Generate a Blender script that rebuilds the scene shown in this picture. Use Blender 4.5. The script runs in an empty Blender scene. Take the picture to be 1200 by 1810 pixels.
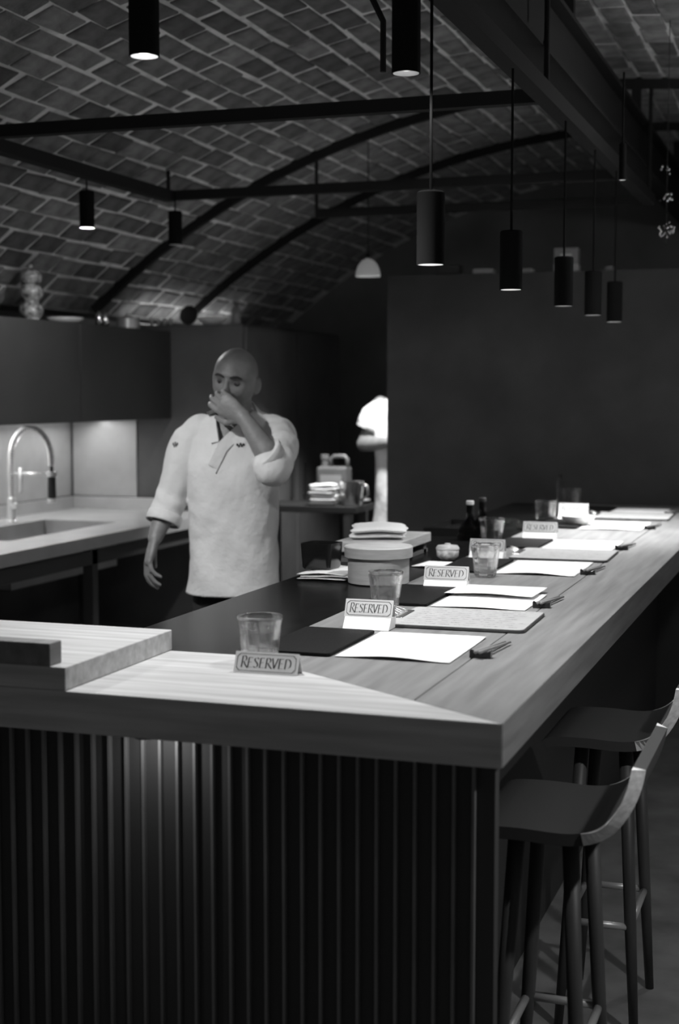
import bpy, bmesh, math, random
from mathutils import Vector, Matrix, Euler, noise
from mathutils.bvhtree import BVHTree
random.seed(7)
sc = bpy.context.scene
COL = sc.collection
PI = math.pi
# ------------------------------------------------------------------ camera
FPX = 2580.0
PITCH = math.atan(212 / FPX)
YAW = math.atan(884 * math.cos(PITCH) / FPX)
CAMZ = 1.57
cam = bpy.data.cameras.new('camera')
cam_o = bpy.data.objects.new('camera', cam)
COL.objects.link(cam_o)
cam.sensor_fit = 'VERTICAL'; cam.sensor_height = 36.0; cam.sensor_width = 24.0
cam.lens = FPX / 1810 * 36.0
cam.clip_start = 0.05
cam_o.location = (0, 0, CAMZ)
cam_o.rotation_euler = (PI / 2 - PITCH, 0, YAW)
cam.dof.use_dof = True
cam.dof.focus_distance = 3.6
cam.dof.aperture_fstop = 3.2
sc.camera = cam_o
# ------------------------------------------------------------------ world and exposure
wd = bpy.data.worlds.new('world'); sc.world = wd
wd.use_nodes = True
wd.node_tree.nodes['Background'].inputs[0].default_value = (1, 1, 1, 1)
wd.node_tree.nodes['Background'].inputs[1].default_value = 0.048
sc.view_settings.view_transform = 'Standard'
sc.view_settings.look = 'None'
sc.view_settings.exposure = 0.0
sc.view_settings.gamma = 1.0
sc.view_settings.use_curve_mapping = False
# lamp energies (all belong to lamps modelled further down)
E_CEIL = 62.0      # pendants under the ceiling frame
E_ROW = 24.0       # pendants in a row over the counter
E_SINK = 6.0       # strip under the wall cabinets
E_KITCHEN = 150.0  # dome lamp in the back kitchen
E_GLOBE = 45.0     # emission of the added globe, unseen right of the frame
E_TOP = 0.6        # added unseen strip lamp on the tall cabinet, brightens the vault
E_SIDE = 38.0     # added unseen pendant over the aisle, right of the frame
E_CHEF = 100.0     # added unseen spot left of the frame, aimed at the cook
E_FLUTE = 0.9     # added hidden puck lamp that lights the slats

def aim(fr, to):
    return (Vector(to) - Vector(fr)).to_track_quat('-Z', 'Y').to_euler()
def spot(name, loc, to, energy, angle, blend, radius=0.03, parent=None):
    L = bpy.data.lights.new(name, 'SPOT')
    L.energy = energy; L.spot_size = math.radians(angle); L.spot_blend = blend; L.shadow_soft_size = radius
    o = bpy.data.objects.new(name, L); COL.objects.link(o)
    o.location = loc; o.rotation_euler = aim(loc, to)
    return o

# ------------------------------------------------------------------ materials
MATS = {}
def mat(name, g, rough=0.6, metal=0.0, spec=0.5, var=0.0, scale=8.0, stretch=(1, 1, 1), bump=0.0, bscale=60.0, objrand=0.0, emit=0.0, coat=0.0):
    m = bpy.data.materials.new(name); MATS[name] = m
    m.use_nodes = True
    nt = m.node_tree; b = nt.nodes['Principled BSDF']
    b.inputs['Base Color'].default_value = (g, g, g, 1)
    b.inputs['Roughness'].default_value = rough
    b.inputs['Metallic'].default_value = metal
    b.inputs['Specular IOR Level'].default_value = spec
    b.inputs['Coat Weight'].default_value = coat
    tc = nt.nodes.new('ShaderNodeTexCoord')
    mp = nt.nodes.new('ShaderNodeMapping'); mp.inputs['Scale'].default_value = stretch
    nt.links.new(tc.outputs['Object'], mp.inputs['Vector'])
    if var > 0 or objrand > 0:
        n = nt.nodes.new('ShaderNodeTexNoise'); n.inputs['Scale'].default_value = scale; n.inputs['Detail'].default_value = 6
        nt.links.new(mp.outputs['Vector'], n.inputs['Vector'])
        r = nt.nodes.new('ShaderNodeMapRange')
        r.inputs['From Min'].default_value = 0.3; r.inputs['From Max'].default_value = 0.7
        r.inputs['To Min'].default_value = g * (1 - var); r.inputs['To Max'].default_value = g * (1 + var)
        nt.links.new(n.outputs['Fac'], r.inputs['Value'])
        out = r.outputs['Result']
        if objrand > 0:
            oi = nt.nodes.new('ShaderNodeObjectInfo')
            r2 = nt.nodes.new('ShaderNodeMapRange'); r2.inputs['To Min'].default_value = 1 - objrand; r2.inputs['To Max'].default_value = 1 + objrand
            nt.links.new(oi.outputs['Random'], r2.inputs['Value'])
            mu = nt.nodes.new('ShaderNodeMath'); mu.operation = 'MULTIPLY'
            nt.links.new(out, mu.inputs[0]); nt.links.new(r2.outputs['Result'], mu.inputs[1]); out = mu.outputs[0]
        nt.links.new(out, b.inputs['Base Color'])
    if bump > 0:
        n2 = nt.nodes.new('ShaderNodeTexNoise'); n2.inputs['Scale'].default_value = bscale; n2.inputs['Detail'].default_value = 4
        nt.links.new(mp.outputs['Vector'], n2.inputs['Vector'])
        bp = nt.nodes.new('ShaderNodeBump'); bp.inputs['Strength'].default_value = bump; bp.inputs['Distance'].default_value = 0.01
        nt.links.new(n2.outputs['Fac'], bp.inputs['Height']); nt.links.new(bp.outputs['Normal'], b.inputs['Normal'])
    if emit > 0:
        b.inputs['Emission Color'].default_value = (1, 1, 1, 1); b.inputs['Emission Strength'].default_value = emit
    return m
mat('plaster_dark', 0.25, 0.9, var=0.15, scale=3, bump=0.2)
mat('panel_black', 0.11, 0.65, var=0.2, scale=4)
mat('partition_black', 0.07, 0.8, var=0.2, scale=4)
mat('panel_satin', 0.05, 0.5, var=0.15, scale=3)
mat('floor_dark', 0.22, 0.6, var=0.3, scale=6)
mat('mortar', 0.88, 0.95, var=0.3, scale=9, bump=0.6, bscale=40)
mat('brick', 0.22, 0.95, var=0.35, scale=12, bump=0.6, bscale=50, objrand=0.45)
mat('steel_black', 0.035, 0.9, spec=0.1)
mat('black_paint', 0.015, 0.9, spec=0.05)
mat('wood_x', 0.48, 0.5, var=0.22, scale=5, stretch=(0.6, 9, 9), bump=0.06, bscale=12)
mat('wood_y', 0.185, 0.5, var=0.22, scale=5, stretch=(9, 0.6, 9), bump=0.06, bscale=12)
mat('wood_pale', 0.42, 0.6, var=0.15, scale=6, stretch=(2, 2, 14), bump=0.05)
mat('wood_mid', 0.22, 0.5, var=0.25, scale=6, stretch=(8, 1, 8))
mat('wood_dark', 0.06, 0.5, var=0.25, scale=6, stretch=(8, 8, 1))
mat('lit_edge_wood', 0.78, 0.5, var=0.2, scale=14, stretch=(2, 8, 8))  # pale tone stands in for light on the stool edge
mat('stone_black', 0.008, 0.2, spec=0.05, var=0.25, scale=20)
mat('lacquer', 0.012, 0.18)
mat('leather', 0.006, 0.65, spec=0.12, bump=0.3, bscale=200)
mat('paper', 0.85, 0.85, var=0.03, scale=15)
mat('paper_grey', 0.36, 0.8, var=0.06, scale=20)
mat('ink', 0.03, 0.8)
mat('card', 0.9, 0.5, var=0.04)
mat('card_face', 0.52, 0.5, var=0.05)
mat('card_grey', 0.72, 0.45, var=0.05)
mat('white_cloth', 0.78, 0.9, bump=0.4, bscale=90)
mat('jacket', 0.62, 0.9, var=0.06, scale=10, bump=0.35, bscale=45)
mat('crease_shade', 0.16, 0.9)  # dark tone stands in for crease shadow along the collar
mat('trousers', 0.02, 0.9)
mat('skin', 0.195, 0.5, var=0.12, scale=30, spec=0.5, bump=0.15, bscale=90)
mat('hair_dark', 0.025, 0.7)
mat('eye_shaded', 0.10, 0.25)  # eye whites darkened to stand in for socket shade
mat('steel', 0.62, 0.28, metal=1.0, var=0.08, scale=5, stretch=(1, 12, 12))
mat('steel_brushed', 0.55, 0.35, metal=0.45, var=0.1, scale=6)
mat('chrome', 0.85, 0.24, metal=1.0)
mat('faucet_steel', 0.85, 0.32, metal=0.5)
mat('rubber', 0.015, 0.6)
mat('front_dark', 0.05, 0.8)
mat('bench_dark', 0.014, 0.7)
mat('slat_wood', 0.16, 0.5, var=0.2, scale=6, stretch=(8, 8, 1))
mat('seat_dark', 0.042, 0.7)
mat('ceramic', 0.55, 0.3)
mat('ceramic_pat', 0.5, 0.35, var=0.6, scale=60)
mat('ornate', 0.2, 0.35, var=0.9, scale=45)
mat('plastic', 0.28, 0.4, var=0.1)
mat('can_plastic', 0.12, 0.4, var=0.15)
mat('label_pale', 0.6, 0.6)
mat('lamp_on', 0.8, 0.5, emit=7.0)
mat('lamp_dim', 0.5, 0.5, emit=0.9)
mat('lamp_mid', 0.6, 0.5, emit=2.0)
mat('lamp_shade', 0.6, 0.6, emit=0.10)
mat('globe_glow', 0.8, 0.3, emit=E_GLOBE)
mat('reflector', 0.75, 0.4)
mat('soy', 0.02, 0.1)
def glassmat(name, tint=1.0, rough=0.0, mixf=0.6):
    m = bpy.data.materials.new(name); MATS[name] = m; m.use_nodes = True
    nt = m.node_tree; nt.nodes.remove(nt.nodes['Principled BSDF'])
    out = nt.nodes['Material Output']
    g = nt.nodes.new('ShaderNodeBsdfGlass'); g.inputs['IOR'].default_value = 1.47; g.inputs['Roughness'].default_value = rough
    g.inputs['Color'].default_value = (tint, tint, tint, 1)
    t = nt.nodes.new('ShaderNodeBsdfTransparent'); t.inputs['Color'].default_value = (tint, tint, tint, 1)
    mx = nt.nodes.new('ShaderNodeMixShader'); mx.inputs[0].default_value = mixf
    nt.links.new(t.outputs[0], mx.inputs[1]); nt.links.new(g.outputs[0], mx.inputs[2]); nt.links.new(mx.outputs[0], out.inputs[0])
glassmat('glass'); glassmat('glass_dark', 0.35, 0.02, 0.6)

# ------------------------------------------------------------------ mesh builder
class MB:
    def __init__(s): s.v = []; s.f = []
    def add(s, vs, fs):
        o = len(s.v); s.v += [tuple(v) for v in vs]; s.f += [tuple(i + o for i in f) for f in fs]; return s
    def box(s, c, d, M=None):
        vs = [Vector((x * d[0] / 2, y * d[1] / 2, z * d[2] / 2)) for z in (-1, 1) for y in (-1, 1) for x in (-1, 1)]
        if M is not None: vs = [M @ v for v in vs]
        vs = [v + Vector(c) for v in vs]
        return s.add(vs, [(0, 2, 3, 1), (4, 5, 7, 6), (0, 1, 5, 4), (2, 6, 7, 3), (0, 4, 6, 2), (1, 3, 7, 5)])
    def bb(s, a, b):
        return s.box([(a[i] + b[i]) / 2 for i in range(3)], [abs(b[i] - a[i]) for i in range(3)])
    def prism(s, poly, z0, z1):
        n = len(poly)
        vs = [(p[0], p[1], z0) for p in poly] + [(p[0], p[1], z1) for p in poly]
        return s.add(vs, [tuple(range(n))[::-1], tuple(range(n, 2 * n))] + [(i, (i + 1) % n, n + (i + 1) % n, n + i) for i in range(n)])
    def lathe(s, prof, n=32, c=(0, 0, 0), fac=None, cap=True):
        vs = []
        for (r, z) in prof:
            for i in range(n):
                a = 2 * PI * i / n
                k = fac(a, z) if fac else 1.0
                vs.append((c[0] + r * k * math.cos(a), c[1] + r * k * math.sin(a), c[2] + z))
        m = len(prof); fs = []
        for j in range(m - 1):
            for i in range(n):
                i2 = (i + 1) % n
                fs.append((j * n + i, j * n + i2, (j + 1) * n + i2, (j + 1) * n + i))
        if cap:
            fs.append(tuple(range(n))[::-1]); fs.append(tuple((m - 1) * n + i for i in range(n)))
        return s.add(vs, fs)
    def tube(s, pts, rad, n=12, cap='flat', flat=None, ref=None):
        """rings along pts; rad float or list (r or (ra, rb)); rounded ends when cap='round'"""
        pts = [Vector(p) for p in pts]
        if not isinstance(rad, (list, tuple)): rad = [rad] * len(pts)
        rad = [(r, r) if not isinstance(r, (list, tuple)) else r for r in rad]
        T = []
        for i in range(len(pts)):
            a = pts[max(0, i - 1)]; b = pts[min(len(pts) - 1, i + 1)]
            T.append((b - a).normalized())
        u = Vector(ref) if ref is not None else (Vector((0, 0, 1)) if abs(T[0].z) < 0.9 else Vector((1, 0, 0)))
        if cap == 'round':
            P2 = []; R2 = []; T2 = []
            for q in (0.15, 0.5, 0.8):
                k = math.sqrt(1 - (1 - q) ** 2) if True else q
                P2.append(pts[0] - T[0] * rad[0][0] * (1 - q)); R2.append((rad[0][0] * k, rad[0][1] * k)); T2.append(T[0])
            P2 += pts; R2 += rad; T2 += T
            for q in (0.8, 0.5, 0.15):
                k = math.sqrt(1 - (1 - q) ** 2)
                P2.append(pts[-1] + T[-1] * rad[-1][0] * (1 - q)); R2.append((rad[-1][0] * k, rad[-1][1] * k)); T2.append(T[-1])
            pts, rad, T = P2, R2, T2
        vs = []
        for p, r, t in zip(pts, rad, T):
            u = (u - t * u.dot(t))
            if u.length < 1e-6: u = t.orthogonal()
            u.normalize(); w = t.cross(u)
            for i in range(n):
                a = 2 * PI * i / n
                vs.append(p + u * (r[0] * math.cos(a)) + w * (r[1] * math.sin(a)))
        m = len(pts); fs = []
        for j in range(m - 1):
            for i in range(n):
                i2 = (i + 1) % n
                fs.append((j * n + i, j * n + i2, (j + 1) * n + i2, (j + 1) * n + i))
        fs.append(tuple(range(n))[::-1]); fs.append(tuple((m - 1) * n + i for i in range(n)))
        return s.add(vs, fs)
    def ell(s, c, r, n=20, m=12, M=None):
        vs = []; fs = []
        for j in range(1, m):
            ph = PI * j / m
            for i in range(n):
                a = 2 * PI * i / n
                vs.append(Vector((r[0] * math.sin(ph) * math.cos(a), r[1] * math.sin(ph) * math.sin(a), r[2] * math.cos(ph))))
        top = len(vs); vs.append(Vector((0, 0, r[2]))); vs.append(Vector((0, 0, -r[2])))
        for j in range(m - 2):
            for i in range(n):
                i2 = (i + 1) % n
                fs.append((j * n + i, (j + 1) * n + i, (j + 1) * n + i2, j * n + i2))
        for i in range(n):
            fs.append((top, i, (i + 1) % n)); fs.append((top + 1, (m - 2) * n + (i + 1) % n, (m - 2) * n + i))
        if M is not None: vs = [M @ v for v in vs]
        return s.add([v + Vector(c) for v in vs], fs)
    def mesh(s, name):
        me = bpy.data.meshes.new(name); me.from_pydata(s.v, [], s.f); me.update()
        bm = bmesh.new(); bm.from_mesh(me); bmesh.ops.recalc_face_normals(bm, faces=bm.faces); bm.to_mesh(me); bm.free()
        return me
    def build(s, name, m, parent=None, loc=(0, 0, 0), rz=0.0, smooth=False, bevel=0.0, solid=0.0):
        return link(name, s.mesh(name), m, parent, loc, rz, smooth, bevel, solid)
def link(name, me, m, parent=None, loc=(0, 0, 0), rz=0.0, smooth=False, bevel=0.0, solid=0.0):
    o = bpy.data.objects.new(name, me); COL.objects.link(o)
    if m is not None and len(me.materials) == 0: me.materials.append(MATS[m])
    o.location = loc; o.rotation_euler = (0, 0, rz)
    if parent is not None: o.parent = parent
    if smooth:
        for p in me.polygons: p.use_smooth = True
        if smooth == 'auto':
            try: me.set_sharp_from_angle(angle=math.radians(38))
            except Exception: pass
    if solid:
        md = o.modifiers.new('solid', 'SOLIDIFY'); md.thickness = solid; md.offset = 0
    if bevel:
        md = o.modifiers.new('bevel', 'BEVEL'); md.width = bevel; md.segments = 2; md.limit_method = 'ANGLE'
    return o
def tag(o, label=None, cat=None, group=None, kind=None):
    if label: o['label'] = label
    if cat: o['category'] = cat
    if group: o['group'] = group
    if kind: o['kind'] = kind
    return o
def thing(name, label, cat, loc=(0, 0, 0), rz=0.0, group=None):
    o = bpy.data.objects.new(name, None); COL.objects.link(o)
    o.empty_display_size = 0.05
    o.location = loc; o.rotation_euler = (0, 0, rz)
    return tag(o, label, cat, group)
def copy_tree(o, parent=None):
    c = o.copy(); COL.objects.link(c); c.parent = parent
    for ch in o.children: copy_tree(ch, c)
    return c
S = 0.54 / 0.62
H = 1.03                     # height of the counter top

# ================================================================== ROOM
tag(MB().bb((-4.3, -1.5, -0.1), (2.6, 10.1, 0)).build('floor', 'floor_dark'), kind='structure')
# barrel vault, axis along the counter
VX, VR, VZ = -1.1, 4.1, 3.03 - 4.1
def vpt(th, y, off=0.0): return Vector((VX + (VR + off) * math.sin(th), y, VZ + (VR + off) * math.cos(th)))
TH0, TH1, VY0, VY1 = math.radians(-41.6), math.radians(30), 2.2, 9.9
mb = MB(); N = 60
vs = []; fs = []
for i in range(N + 1):
    th = TH0 + (TH1 - TH0) * i / N
    for y in (VY0, VY1):
        vs.append(vpt(th, y)); vs.append(vpt(th, y, 0.12))
for i in range(N):
    a = i * 4; b = a + 4
    fs += [(a, b, b + 2, a + 2), (a + 1, a + 3, b + 3, b + 1), (a, a + 1, b + 1, b), (a + 2, b + 2, b + 3, a + 3)]
fs += [(0, 2, 3, 1), (N * 4, N * 4 + 1, N * 4 + 3, N * 4 + 2)]
ceil = tag(mb.add(vs, fs).build('ceiling', 'mortar', smooth='auto'), kind='structure')
# bricks of the vault
BL, BW, PL, PW = 0.212, 0.099, 0.240, 0.117
fwd = Vector((-math.sin(YAW) * math.cos(PITCH), math.cos(YAW) * math.cos(PITCH), -math.sin(PITCH)))
rgt = Vector((math.cos(YAW), math.sin(YAW), 0)); upv = rgt.cross(fwd)
def proj(p):
    v = Vector(p) - Vector((0, 0, CAMZ)); d = v.dot(fwd)
    return (600 + FPX * v.dot(rgt) / d, 905 - FPX * v.dot(upv) / d, d)
bricks = []
rows = int(VR * (TH1 - TH0) / PW)
for i in range(rows):
    th = TH0 + (i + 0.5) * PW / VR
    for j in range(int((VY1 - VY0) / PL)):
        y = VY0 + (j + 0.5 + (0.5 if i % 2 else 0.0)) * PL + random.uniform(-0.012, 0.012)
        if y + BL / 2 > VY1: continue
        p = vpt(th, y)
        x_, y_, d_ = proj(p)
        # vertical face area seen: weight by projected size
        inview = -60 < x_ < 1260 and -60 < y_ < 600
        nrm = Vector((math.sin(th), 0, math.cos(th)))
        vis = abs((p - Vector((0, 0, CAMZ))).normalized().dot(nrm)) / d_ ** 2
        bricks.append((inview, vis, th + random.uniform(-0.0016, 0.0016), y))
bricks.sort(key=lambda b: (not b[0], -b[1]))
def brick_mesh(k):
    r = random.Random(k); m_ = MB()
    w, l, h = BW / 2, BL / 2, 0.009
    j = lambda: r.uniform(-0.006, 0.006)
    low = [(-w + j(), -l + j()), (w + j(), -l + j()), (w + j(), l + j()), (-w + j(), l + j())]
    vs = [(x, y, 0.006) for x, y in low] + [(x, y, -h * 0.6) for x, y in low] + [(x * 0.88, y * 0.94, -h) for x, y in low]
    fs = [(3, 2, 1, 0), (8, 9, 10, 11)]
    for a in (0, 4):
        for i in range(4): fs.append((a + i, a + (i + 1) % 4, a + 4 + (i + 1) % 4, a + 4 + i))
    return m_.add(vs, fs).mesh('brick')
bmeshes = [brick_mesh(k) for k in range(8)]
rest = MB()
for k, (inview, vis, th, y) in enumerate(bricks):
    me = bmeshes[k % 8]
    M = Matrix.Translation(vpt(th, y)) @ Matrix.Rotation(th, 4, 'Y') @ Euler((random.uniform(-.006, .006), random.uniform(-.02, .02), random.uniform(-.02, .02))).to_matrix().to_4x4()
    if k < 300:
        o = link('brick', me, 'brick', ceil); o.matrix_local = M
    else:
        rest.add([M @ v.co for v in me.vertices], [tuple(p.vertices) for p in me.polygons])
tag(rest.build('bricks', 'brick', ceil), kind='stuff')
# walls
XW = -4.10
tag(MB().bb((XW - 0.12, 2.0, 0), (XW, 9.95, 2.05)).build('wall_left', 'plaster_dark'), kind='structure')
tag(MB().bb((XW, 2.2, 1.99), (vpt(TH0, 3).x + 0.004, 9.9, 2.12)).build('trim_1', 'plaster_dark'), kind='structure')
tag(MB().bb((XW, 9.9, 0), (1.2, 10.02, 3.05)).build('wall_back', 'plaster_dark'), kind='structure')
# partition behind the far end of the counter
PY = 7.08
part = tag(MB().bb((-2.163, PY, 0), (1.3, PY + 0.12, 2.15)).build('wall_partition', 'partition_black'), kind='structure')
# steel ribs following the vault
def rib(y, t0, t1, label):
    m_ = MB(); vs = []; fs = []; n = 40
    for i in range(n + 1):
        th = t0 + (t1 - t0) * i / n
        for off in (0.018, -0.03):
            for dy in (-0.016, 0.016): vs.append(vpt(th, y + dy, off - 0.02))
    for i in range(n):
        a = i * 4; b = a + 4
        fs += [(a, b, b + 1, a + 1), (a + 1, b + 1, b + 3, a + 3), (a + 3, b + 3, b + 2, a + 2), (a + 2, b + 2, b, a)]
    fs += [(0, 1, 3, 2), (n * 4, n * 4 + 2, n * 4 + 3, n * 4 + 1)]
    return tag(m_.add(vs, fs).build('arch_rib', 'steel_black', smooth='auto'), label, 'steel rib', 'curved ribs under the vault')
rib(7.0, math.radians(-41), math.radians(8), 'nearer dark steel rib curving up the brick vault behind the chef')
rib(8.15, math.radians(-41), math.radians(8), 'farther dark steel rib curving up the vault above the pale platter')
# ridge beam (I section) along the vault
mb = MB()
bx, bz = -0.93, 2.62
mb.bb((bx - 0.05, 3.0, bz), (bx + 0.05, 9.9, bz + 0.016)); mb.bb((bx - 0.006, 3.0, bz + 0.016), (bx + 0.006, 9.9, bz + 0.20)); mb.bb((bx - 0.05, 3.0, bz + 0.20), (bx + 0.05, 9.9, bz + 0.216))
beam = tag(mb.build('ceiling_beam', 'steel_black'), 'heavy dark steel beam running under the brick vault along the counter', 'beam')
for y in (3.4, 5.2, 7.0, 8.8):
    MB().bb((bx - 0.02, y - 0.02, bz + 0.216), (bx + 0.02, y + 0.02, 3.03)).build('hanger', 'steel_black', beam)
# hanging lighting frame
FZ = 2.47
fr = thing('lighting_frame', 'black rectangular steel frame hanging under the vault carrying the pendant lamps', 'frame', (0, 0, 0))
def bar(a, b, w=0.042): 
    m_ = MB(); a = Vector(a); b = Vector(b); d = (b - a); L = d.length
    q = d.to_track_quat('X', 'Z').to_matrix()
    m_.box((a + b) / 2, (L, w, w), q); return m_
FX0, FX1 = -2.95, -0.87
for y in (4.50, 6.20): bar((FX0, y, FZ), (FX1, y, FZ)).build('cross_rail', 'steel_black', fr)
bar((-2.53, 7.05, FZ), (FX1, 7.05, FZ)).build('cross_rail', 'steel_black', fr)
bar((FX0, 2.6, FZ), (FX0, 6.22, FZ), 0.05).build('side_rail', 'steel_black', fr)
bar((FX1, 2.7, FZ), (FX1, 7.07, FZ), 0.05).build('side_rail', 'steel_black', fr)
bar((FX0, 2.72, FZ), (FX1, 2.72, FZ)).build('cross_rail', 'steel_black', fr)
for (x, y) in ((FX0, 4.5), (FX1, 4.5), (FX0, 6.2), (FX1, 7.05), (-2.53, 7.05)):
    th = math.asin((x - VX) / VR)
    MB().tube([(x, y, FZ), (x, y, VZ + VR * math.cos(th))], 0.009, 8).build('hanger_rod', 'steel_black', fr)

# ================================================================== PENDANT LAMPS
def pendant(label, x, y, zb, ztop, length, group, energy, lens='lamp_on', r=0.031, angle=140, blend=0.7, tgt=None):
    t = thing('pendant_lamp', label, 'pendant lamp', (x, y, zb), 0, group)
    MB().lathe([(r * 0.86, 0.012), (r * 0.93, 0.0), (r, 0.0), (r, length - 0.004), (r - 0.004, length), (0.006, length)], 32).build('housing', 'black_paint', t, smooth='auto')
    MB().lathe([(r * 0.9, 0.0), (r * 0.6, 0.016)], 32, cap=False).build('reflector', 'reflector', t, smooth=True)
    MB().lathe([(r * 0.92, 0.010), (r * 0.92, 0.013)], 32).build('lens', lens, t)
    MB().tube([(0, 0, length - 0.01), (0, 0, ztop - zb)], 0.0035, 8).build('cable', 'black_paint', t)
    if energy:
        s_ = spot('pendant_light', (x, y, zb - 0.004), tgt or (x, y, 0), energy, angle, blend, 0.026)
    return t
G1 = 'short pendants on the ceiling frame'
pendant('short black cylinder pendant nearest the camera, glowing white, top left', -1.356, 2.743, 2.25, FZ, 0.2, G1, E_CEIL, angle=150, blend=0.55)
pendant('short black cylinder pendant beside the rod, above the reserved signs', -0.897, 3.068, 2.25, FZ - .02, 0.2, G1, E_CEIL * 0.07, 'lamp_mid', angle=150, blend=0.55)
pendant('small black pendant glowing over the kitchen sink, under the left rail', -2.975, 5.47, 2.25, FZ, 0.15, G1, 22, 'lamp_on', angle=176, blend=0.25)
pendant('unlit small black pendant under the corner of the hanging frame', -2.865, 6.09, 2.235, FZ, 0.15, G1, 0, 'black_paint')
pendant('small pendant high on the right, a short bright dash in the dark', -0.70, 4.95, 2.27, 2.62, 0.12, G1, 3, 'lamp_mid', r=0.012)
G2 = 'row of long cable pendants over the counter'
for i, (y, lb, ln) in enumerate([(3.146, 'first and nearest', 'lamp_on'), (3.98, 'second nearest', 'lamp_on'), (4.79, 'third', 'lamp_dim'), (5.39, 'fourth', 'lamp_dim'), (5.93, 'farthest', 'lamp_mid')]):
    pendant('%s of the long cable pendants hanging in a row over the counter' % lb, -0.862, y, 1.85, FZ - 0.0255, 0.16, G2, E_ROW * (1, 1, 1, 1.3, 4.2)[i], ln, angle=112, blend=0.8)
pendant('added unseen pendant left of the picture, aimed at the cook', -2.45, 3.35, 2.25, 2.80, 0.2, G1, E_CHEF, angle=50, blend=0.85, tgt=(-1.98, 4.75, 0.92))  # unseen lamp added to brighten the cook's jacket
pendant('added unseen cable pendant lighting the counter side from the right', 0.35, 2.50, 1.85, 3.0, 0.16, G2, E_SIDE, angle=150, blend=0.5)  # unseen lamp added to light the slab side and stool edge
gl = thing('added_globe', 'added unseen globe lamp right of the picture, brightening the vault', 'lamp', (0.2, 5.0, 2.40))  # unseen glowing globe added to brighten the right of the vault
MB().ell((0, 0, 0), (0.09, 0.09, 0.09), 32, 20).build('globe', 'globe_glow', gl, smooth=True)
MB().tube([(0, 0, 0.085), (0, 0, 0.384)], 0.004, 8).build('cable', 'black_paint', gl)
# rod and bracket beside second pendant
t = thing('bracket_arm', 'dark bracket with thin rod beside the pendant above the reserved signs', 'bracket', (-0.985, 3.17, 2.39))
MB().prism([(-0.055, -0.02), (0.0, -0.02), (0.0, 0.02), (-0.055, 0.02)], 0.06, 0.2).build('bracket', 'steel_black', t)
MB().tube([(-0.03, 0, 0.07), (0.005, 0, 0.0), (0.005, 0, -0.11)], 0.007, 8).build('rod', 'steel_black', t)

# ================================================================== COUNTER
CXR, CYF, CXL, CIX, CIY, CYE, CTH = -0.507, 2.308, -1.507, -1.151, 2.750, 7.06, 0.076
cnt = thing('sushi_counter', 'long pale wooden sushi counter with black stone worktop and fluted dark front', 'counter', (0, 0, 0))
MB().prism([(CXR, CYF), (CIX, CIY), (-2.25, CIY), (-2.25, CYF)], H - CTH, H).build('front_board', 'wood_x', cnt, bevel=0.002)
jx = -0.694; g = 0.0012
mit = lambda x: CYF + (CXR - x) / (CXR - CIX) * (CIY - CYF)
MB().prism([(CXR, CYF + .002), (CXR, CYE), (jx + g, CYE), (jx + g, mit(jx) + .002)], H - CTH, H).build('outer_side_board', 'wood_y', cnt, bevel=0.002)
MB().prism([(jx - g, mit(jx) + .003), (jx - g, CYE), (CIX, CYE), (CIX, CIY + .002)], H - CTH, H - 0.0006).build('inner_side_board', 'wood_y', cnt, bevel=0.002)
MB().prism([(CXL, CIY + .001), (CIX - .001, CIY + .001), (CIX - .001, CYE), (CXL, CYE)], H - CTH, H - 0.002).build('stone_worktop', 'stone_black', cnt, bevel=0.003)
# carcass
MB().bb((-1.49, 2.428, 0.0), (-0.80, CYE, H - CTH)).build('body', 'front_dark', cnt)
MB().bb((-2.24, 2.428, 0.0), (-1.49, 2.72, H - CTH)).build('front_body', 'front_dark', cnt)
sl = MB(); sl.bb((-0.003, -0.008, 0), (0.003, 0.004, 0.80)); slm = sl.mesh('slat')
x = -2.20
while x < -0.56:
    link('slat', slm, 'slat_wood', cnt, (x, 2.424, 0.135), bevel=0.001); x += 0.0352
MB().bb((-2.24, 2.41, 0.03), (-0.56, 2.485, 0.135)).build('plinth', 'panel_black', cnt)
MB().bb((-0.80, 2.428, 0.0), (-0.545, 2.46, H - CTH)).build('front_body', 'front_dark', cnt)
# raised platform on the left with its front rail
rp = thing('raised_platform', 'raised pale wooden slab at the left end of the counter', 'platform', (0, 0, H))
MB().bb((-2.25, 2.309, 0.0), (-1.313, 2.757, 0.043)).build('slab', 'wood_x', rp, bevel=0.002)
MB().bb((-2.25, 2.309, 0.043), (-1.344, 2.352, 0.085)).build('front_rail', 'wood_y', rp, bevel=0.002)
# puck lamp added out of sight under the counter edge to light the slats
t = thing('added_puck_lamp', 'added unseen puck lamp under the counter edge lighting the slats', 'lamp', (-1.165, 2.335, H - CTH - 0.004))
MB().lathe([(0.02, 0.0), (0.022, 0.001), (0.022, 0.004)], 24).build('housing', 'black_paint', t, smooth='auto')
MB().lathe([(0.016, -0.001), (0.016, 0.0)], 24).build('lens', 'lamp_mid', t)
spot('added_puck_light', (-1.165, 2.335, H - CTH - 0.007), (-1.165, 2.43, 0.86), E_FLUTE, 165, 0.9, 0.01)

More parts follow.
